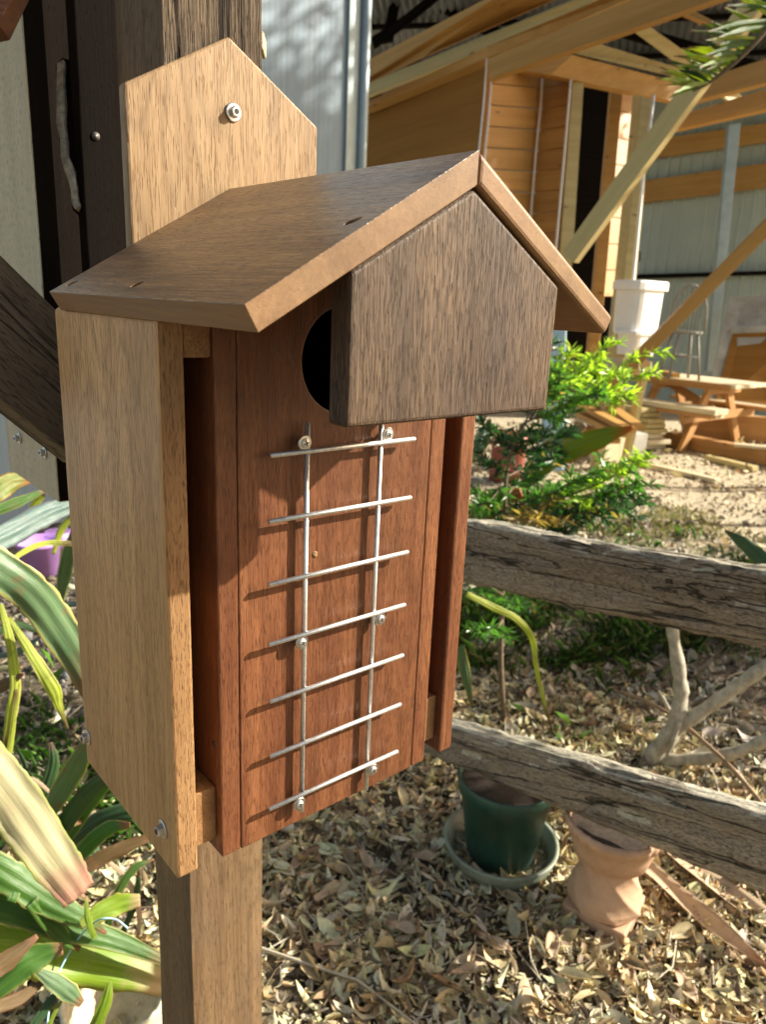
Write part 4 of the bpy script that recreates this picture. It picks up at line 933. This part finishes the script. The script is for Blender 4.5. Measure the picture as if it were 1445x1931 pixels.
# palm frond at top right
pf = empty('palm_frond', at(1450, 60, 3.2), 'bright green palm frond hanging in at the top right corner', 'palm frond')
mid = smooth_path([at(1520, -40, 3.1), at(1450, 50, 3.1), at(1395, 110, 3.15), at(1340, 155, 3.2), at(1308, 172, 3.2)], 6)
tube('midrib', mid, [.016 - .013 * i / len(mid) for i in range(len(mid))], M_BARK, pf, 8)
fr = random.Random(4)
for k in range(64):
    f = k / 64; i = min(int(f * (len(mid) - 1)), len(mid) - 2); p = mid[i]; v0 = (p - CAM); Zp = v0.dot(FWD)
    lx = RM.transposed() @ v0; bx, by = 722.5 + FPX * lx.x / -lx.z, 965.5 - FPX * lx.y / -lx.z
    ang = math.radians(fr.uniform(165, 215)) if k % 2 else math.radians(fr.uniform(140, 200)); ln = fr.uniform(80, 150) * (1 - .45 * f)
    ex, ey = bx + math.cos(ang) * ln, by + math.sin(ang) * ln * .8 - 12
    leaf(pf, fr.choice((L_LIME, L_GREEN, L_LIME, L_YEL, L_GREEN, L_DARK)), [(bx, by), ((bx + ex) / 2, (by + ey) / 2 - 5), (ex, ey)], (Zp, Zp - .03 + fr.uniform(-.1, .1)), [4, 10, 2], fold=.1)

# ------------------------------------------------------------ scattered ground cover
def colored(name, V, F, C, mat, label=None, kind='stuff', cat=None, smooth=False):
    me = bpy.data.meshes.new(name); nv = len(V); me.vertices.add(nv); me.vertices.foreach_set('co', V.astype(np.float32).ravel())
    nf, k = F.shape; me.loops.add(nf * k); me.loops.foreach_set('vertex_index', F.astype(np.int32).ravel()); me.polygons.add(nf)
    me.polygons.foreach_set('loop_start', np.arange(0, nf * k, k, dtype=np.int32)); me.polygons.foreach_set('loop_total', np.full(nf, k, dtype=np.int32))
    if smooth: me.polygons.foreach_set('use_smooth', [True] * nf)
    me.update(calc_edges=True); ca = me.color_attributes.new('Col', 'FLOAT_COLOR', 'POINT')
    ca.data.foreach_set('color', np.concatenate([C, np.ones((nv, 1))], 1).astype(np.float32).ravel())
    o = link(name, me, mat); tag(o, label, cat, None, kind); return o
def patch(x, y, s=1.3, th=.05, lo=.06): return np.array([1. if noise.noise(Vector((a * s, b * s, 5.))) > th else lo for a, b in zip(x, y)])
def rot(n):
    az = rng.uniform(0, 2 * np.pi, n); til = rng.normal(0, .36, n); rl_ = rng.normal(0, .55, n)
    ca, sa, ct, st, cr, sr = np.cos(az), np.sin(az), np.cos(til), np.sin(til), np.cos(rl_), np.sin(rl_)
    X = np.stack([ca * ct, sa * ct, st], -1); Y0 = np.stack([-sa, ca, 0 * ca], -1); Z0 = np.cross(X, Y0)
    Y = Y0 * cr[:, None] + Z0 * sr[:, None]; Zn = np.cross(X, Y); return X, Y, Zn
def litter(name, n, xr, yr, dens_fn, size, pal, zmax, label):
    xy = np.stack([rng.uniform(*xr, n), rng.uniform(*yr, n)], -1); keep = rng.random(n) < dens_fn(xy[:, 0], xy[:, 1]); xy = xy[keep]; n = len(xy)
    X, Y, Zn = rot(n); L = np.minimum(rng.lognormal(math.log(size), .5, n), size * 2.4); Wd = L * rng.uniform(.08, .23, n); cup = rng.uniform(-1.2, 1.6, n); bend = rng.uniform(-.6, 1.1, n)
    ts = np.array([0, .22, .5, .78, 1.]); ws = np.array([.12, .8, 1., .7, .03]); base = np.stack([xy[:, 0], xy[:, 1], rng.uniform(.004, zmax, n)], -1)
    V = np.zeros((n, 15, 3))
    twist = rng.normal(0, .5, n)
    for i in range(5):
        for j, s in enumerate((-1, 0, 1)):
            a = (ts[i] - .5) * L; b = s * ws[i] * Wd; h = (abs(s) * ws[i]) * Wd * cup + (ts[i] - .5) ** 2 * 4 * L * bend * .4 + b * twist * (ts[i] - .5)
            V[:, i * 3 + j] = base + X * a[:, None] + Y * b[:, None] + Zn * h[:, None]
    V[..., 2] = np.maximum(V[..., 2], -.004)
    f = np.array([[i * 3 + j, i * 3 + j + 1, i * 3 + j + 4, i * 3 + j + 3] for i in range(4) for j in range(2)])
    F = (f[None] + (np.arange(n) * 15)[:, None, None]).reshape(-1, 4)
    pal = np.array(pal); c = pal[rng.integers(0, len(pal), n)] * rng.uniform(.6, 1.15, (n, 1)) * rng.uniform(.93, 1.07, (n, 3)); C = np.repeat(c[:, None], 15, 1).reshape(-1, 3)
    return colored(name, V.reshape(-1, 3), F, C, M_LITTER, label, smooth=True)
PAL = [(.82, .73, .46), (.88, .82, .58), (.76, .65, .38), (.60, .47, .26), (.36, .25, .14), (.90, .86, .64), (.74, .62, .36), (.62, .58, .40), (.28, .21, .13), (.78, .70, .38), (.50, .36, .19), (.86, .78, .50)]
PALG = [(.46, .43, .34), (.56, .53, .43), (.36, .32, .24), (.50, .43, .30), (.34, .26, .18), (.22, .19, .14), (.64, .62, .52)]
litter('leaf_litter', 46000, (-.4, 2.1), (-.9, 1.6), lambda x, y: np.clip(1.25 - .25 * (y - .3), .3, 1) * patch(x, y, 4., -.12, .35), .034, PAL, .024, 'thick curled dry leaf litter in the garden bed below the fence')
litter('leaf_litter', 26000, (-.3, 2.4), (-.9, 1.9), lambda x, y: .9 + 0 * x, .019, PAL + PALG, .012, 'broken leaf fragments between the whole dry leaves')
litter('leaf_litter', 9500, (1.2, 4.6), (-.3, 3.2), lambda x, y: np.where(y * .9 + x * .45 > 2.0, .28, 1.) * patch(x, y, 3., .0, .45), .050, PALG, .022, 'grey brown dry leaves scattered behind the fence')
litter('leaf_litter', 3000, (3.6, 9), (.5, 5.5), lambda x, y: .22 + 0 * x, .07, PAL, .02, 'sparse dry leaves on the bare drive')
litter('leaf_litter', 2600, (-1.2, 1.2), (.9, 3.6), lambda x, y: .5 + 0 * x, .05, PALG, .015, 'dry leaves under the bromeliads')
def twigs(n, xr, yr, label):
    xy = np.stack([rng.uniform(*xr, n), rng.uniform(*yr, n)], -1); az = rng.uniform(0, 6.283, n); L = rng.lognormal(math.log(.07), .6, n); rr = L * rng.uniform(.008, .02, n) + .0005
    V = np.zeros((n, 9, 3)); bow = rng.normal(0, .12, n) * L
    for i, t in enumerate((-.5, .1, .5)):
        c = np.stack([xy[:, 0] + np.cos(az) * L * t - np.sin(az) * bow * (i == 1), xy[:, 1] + np.sin(az) * L * t + np.cos(az) * bow * (i == 1), rng.uniform(.01, .04, n)], -1)
        for j in range(3):
            a = j * 2.094; V[:, i * 3 + j] = c + np.stack([-np.sin(az) * math.cos(a), np.cos(az) * math.cos(a), 0 * az + math.sin(a)], -1) * (rr * (1 - .25 * i))[:, None]
    f = np.array([[i * 3 + j, i * 3 + (j + 1) % 3, i * 3 + 3 + (j + 1) % 3, i * 3 + 3 + j] for i in range(2) for j in range(3)])
    F = (f[None] + (np.arange(n) * 9)[:, None, None]).reshape(-1, 4); pal = np.array([(.30, .22, .15), (.45, .38, .28), (.18, .13, .09), (.55, .50, .40)]); C = np.repeat(pal[rng.integers(0, 4, n)][:, None], 9, 1).reshape(-1, 3)
    return colored('twig_litter', V.reshape(-1, 3), F, C, M_STONES, label)
twigs(2600, (-.2, 3.6), (-.7, 2.4), 'fine dry twigs lying through the leaf litter')
def stones(name, n, xr, yr, size, pal, label, fn=None):
    xy = np.stack([rng.uniform(*xr, n), rng.uniform(*yr, n)], -1)
    if fn is not None: xy = xy[rng.random(n) < fn(xy[:, 0], xy[:, 1])]; n = len(xy)
    ico = bmesh.new(); bmesh.ops.create_icosphere(ico, subdivisions=1, radius=1); v = np.array([x.co for x in ico.verts]); f = np.array([[q.index for q in g.verts] for g in ico.faces]); ico.free()
    s = rng.lognormal(math.log(size), .45, n); sc = rng.uniform(.5, 1.2, (n, 3)) * s[:, None]; jit = rng.uniform(.75, 1.25, (n, len(v), 1))
    V = v[None] * jit * sc[:, None] + np.stack([xy[:, 0], xy[:, 1], sc[:, 2] * .3 - .004], -1)[:, None]
    F = (f[None] + (np.arange(n) * len(v))[:, None, None]).reshape(-1, 3); pal = np.array(pal); c = pal[rng.integers(0, len(pal), n)] * rng.uniform(.6, 1.3, (n, 1)); C = np.repeat(c[:, None], len(v), 1).reshape(-1, 3)
    return colored(name, V.reshape(-1, 3), F, C, M_STONES, label)
SP = [(.20, .17, .14), (.30, .27, .23), (.12, .10, .08), (.40, .36, .30), (.08, .07, .06)]
stones('gravel', 9000, (-.3, 3.2), (-.8, 3.2), .006, SP, 'small stones and soil crumbs between the dry leaves')
stones('gravel', 9000, (-1.5, 1.9), (1.3, 4.3), .008, [(.05, .05, .055), (.09, .09, .09), (.03, .03, .03), (.16, .16, .16), (.25, .25, .26)], 'dark gravel of the bed in front of the blue wall')
stones('gravel', 7000, (3.2, 9), (.2, 5.8), .010, [(.45, .37, .26), (.55, .47, .34), (.35, .28, .19)], 'pale grit of the bare drive')
def grass(name, n, xr, yr, fn, h, pal, label):
    xy = np.stack([rng.uniform(*xr, n), rng.uniform(*yr, n)], -1); xy = xy[rng.random(n) < fn(xy[:, 0], xy[:, 1])]; n = len(xy)
    az = rng.uniform(0, 6.283, n); H = rng.lognormal(math.log(h), .35, n); le = rng.uniform(.2, 1., n) * H; d = np.stack([np.cos(az), np.sin(az), 0 * az], -1); s = np.stack([-np.sin(az), np.cos(az), 0 * az], -1) * .0022
    b = np.stack([xy[:, 0], xy[:, 1], 0 * az - .004], -1); up = np.array([0, 0, 1.])
    m = b + d * (le * .35)[:, None] + up * (H * .6)[:, None]; t = b + d * le[:, None] + up * (H * .85)[:, None]
    V = np.stack([b - s, b + s, m + s * .8, t, m - s * .8], 1); F = (np.array([[0, 1, 2, 3, 4]])[None] + (np.arange(n) * 5)[:, None, None]).reshape(-1, 5)
    pal = np.array(pal); c = pal[rng.integers(0, len(pal), n)] * rng.uniform(.6, 1.3, (n, 1)); C = np.repeat(c[:, None], 5, 1).reshape(-1, 3)
    return colored(name, V.reshape(-1, 3), F, C, M_GRASS, label)
grass('grass', 52000, (1.7, 4.6), (.7, 3.2), lambda x, y: patch(x, y, 3.2, -.02, .12) * np.where((y * .9 + x * .45 > 2.05) & (y * .9 + x * .45 < 3.15), 1., .07), .058, [(.10, .22, .05), (.14, .26, .07), (.05, .10, .03), (.20, .20, .09)], 'patchy short green grass behind the fence')
grass('grass', 9000, (3.4, 5.2), (.4, 2.4), lambda x, y: patch(x, y, 1.6, .02), .03, [(.30, .25, .12), (.22, .20, .08), (.14, .16, .05)], 'dry yellowish grass beside the bare drive')
grass('grass', 5000, (-.2, 1.4), (1.2, 2.6), lambda x, y: patch(x, y, 2.2, .1), .06, [(.08, .20, .03), (.14, .30, .05), (.05, .12, .03)], 'green seedlings under the nest box')

# large fallen leaves, one by one
def fallen(px, py, L, wd_, az, mat, label, z=.02, curl=.3):
    c = lvl(px, py, 0); d = Vector((math.cos(az), math.sin(az), 0)); s = Vector((-d.y, d.x, 0)); V = []; F = []; UV = []; m = 12
    for i in range(m):
        t = i / (m - 1); wv = wd_ / 2 * (math.sin(math.pi * min(1, t * .94 + .05)) ** .6)
        for j in range(7):
            q = j / 3 - 1; V.append(d * (t - .5) * L + s * q * wv + Vector((0, 0, z + curl * wd_ * q * q * .6 + .25 * L * curl * (t - .5) ** 2 + .004 * math.sin(t * 9 + q * 2)))); UV.append((t, j / 6))
    for i in range(m - 1):
        for j in range(6): a = i * 7 + j; F.append([a, a + 1, a + 8, a + 7])
    me = mesh('fallen_leaf', V, F, True); ul = me.uv_layers.new(name='UVMap')
    for l in me.loops: ul.data[l.index].uv = UV[l.vertex_index]
    o = link('fallen_leaf', me, mat, None, Matrix.Translation(c)); s_ = o.modifiers.new('t', 'SOLIDIFY'); s_.thickness = .001
    return tag(o, label, 'leaf', 'large fallen leaves')
a0 = lvl(1205, 1650, 0); a1 = lvl(1430, 1850, 0); azm = math.atan2(a1.y - a0.y, a1.x - a0.x)
fallen(1300, 1735, .42, .060, azm, L_DRY, 'long pinkish brown curled sheath lying right of the terracotta urn', .03, .5)
fallen(1370, 1700, .40, .075, azm + .1, L_DRY, 'second long brown sheath lying furthest right under the lower rail', .02, .3)
fl = [(700, 1290, 'n'), (1000, 1320, .5), (1160, 1370, 2.1), (1210, 1400, 1.2), (1110, 1330, .2), (560, 1645, .4), (690, 1640, 1.3), (800, 1635, 2.5), (620, 1700, .1), (880, 1850, 2.8), (1290, 1880, 1.0), (1040, 1800, .6), (930, 1800, 1.9), (1180, 1870, .3), (760, 1770, 2.2)]
place_words = ['', 'between the rails left of the bare shrub', 'pale and curled, between the rails left of the bare shrub fork', 'pale, close to the bare shrub foot', 'between the rails below the grass', 'beside the post under the nest box', 'orange brown, below the ladder end', 'left of the plant saucer', 'in shade just right of the post', 'in the sun at the bottom centre', 'in the sun at the lower right corner', 'in the sun below the urn foot', 'yellowish, below the saucer in the sun', 'brown, in the sun right of bottom centre', 'in the shade edge below the nest box']
for (f_, wv_) in list(zip(fl, place_words))[1:]:
    fallen(f_[0], f_[1], random.uniform(.07, .10), random.uniform(.026, .036), f_[2], random.choice((L_DRY,)), 'broad dry leaf ' + wv_, .028, random.uniform(.3, .6))

# ------------------------------------------------------------ trees outside the frame, unseen and placed to cast the dappled shade
def crown(name, label, base, cz, rad, n, lsz, seedv, squash=.75, trunk_r=.06, holes=0.):
    r = np.random.default_rng(seedv); t = empty(name, base, label, 'tree'); base = Vector(base); top = Vector((base.x, base.y, cz))
    tube('trunk', smooth_path([base - Vector((0, 0, .05)), base.lerp(top, .5) + Vector((.05, .04, 0)), top], 5), [trunk_r * (1 - .06 * i) for i in range(11)], M_BARK, t, 10)
    for k in range(7):
        a = k * .9; e = top + Vector((math.cos(a), math.sin(a), r.uniform(-.3, .6))) * rad * .8; tube('limb', smooth_path([top - Vector((0, 0, rad * .4)), (top + e) / 2 + Vector((0, 0, .05)), e], 3), [trunk_r * .4 * (1 - .12 * i) for i in range(7)], M_BARK, t, 6)
    cl = r.normal(0, 1, (26, 3)); cl /= np.linalg.norm(cl, axis=1)[:, None]; cl = cl * r.uniform(.45, 1, (26, 1)) * rad; cl[:, 2] *= squash
    p = cl[r.integers(0, 26, n)] + r.normal(0, rad * .17, (n, 3)) + np.array(top); az = r.uniform(0, 6.28, n); d = r.normal(0, 1, (n, 3)); d /= np.linalg.norm(d, axis=1)[:, None]; s = np.cross(d, r.normal(0, 1, (n, 3))); s /= np.linalg.norm(s, axis=1)[:, None]; ln = r.uniform(.6, 1.3, n) * lsz
    V = np.stack([p, p + d * ln[:, None] * .5 + s * ln[:, None] * .22, p + d * ln[:, None], p + d * ln[:, None] * .5 - s * ln[:, None] * .22], 1)
    F = np.arange(n * 4).reshape(-1, 4); C = np.repeat(np.array([(.06, .13, .03)])[r.integers(0, 1, n)] * r.uniform(.6, 1.4, (n, 1)), 4, 0)
    o = colored('crown', V.reshape(-1, 3), F, C, M_GRASS, None, None); o.parent = t; o.matrix_basis = Matrix.Translation(-t.location)
def sunward(p, dist): return Vector(p) + SUN * dist
g = sunward((2.9, 1.15, 0), 5.2); crown('unseen_shade_tree', 'unseen leafy tree added right of the fence to cast shade', (g.x, g.y, 0), g.z, .95, 3400, .12, 21)
g = sunward((1.0, .86, 0), 3.3); crown('added_shade_shrub', 'unseen low shrub added right of the pots to cast shade', (g.x, g.y, 0), g.z, .33, 1700, .06, 22, .7, .02)
pw = lambda x, y: onp(x, y, Vector((0, 4.36, 0)), Vector((0, 1, 0)))
g = sunward(pw(600, 345), 7.4); crown('unseen_shade_tree', 'tall tree beyond the right of the shed shading the blue wall', (g.x, g.y, 0), g.z, .72, 6500, .12, 23, .8)
g = sunward(pw(560, 90), 7.4); crown('unseen_shade_tree', 'tall open tree on the sunny side of the blue wall', (g.x, g.y, 0), g.z, .9, 900, .12, 24, .6, .035)
g = sunward(pw(20, 860), 8.5); crown('unseen_shade_tree', 'unseen dense tree added right of the fence to shade the blue wall foot', (g.x, g.y, 0), g.z, .8, 6500, .12, 25, .8)
g = sunward(at(975, 250, 7.0), 6.5); crown('unseen_shade_tree', 'unseen spreading tree added right of the shed to shade its cladding', (g.x, g.y, 0), g.z, 1.0, 4500, .12, 26, .8)
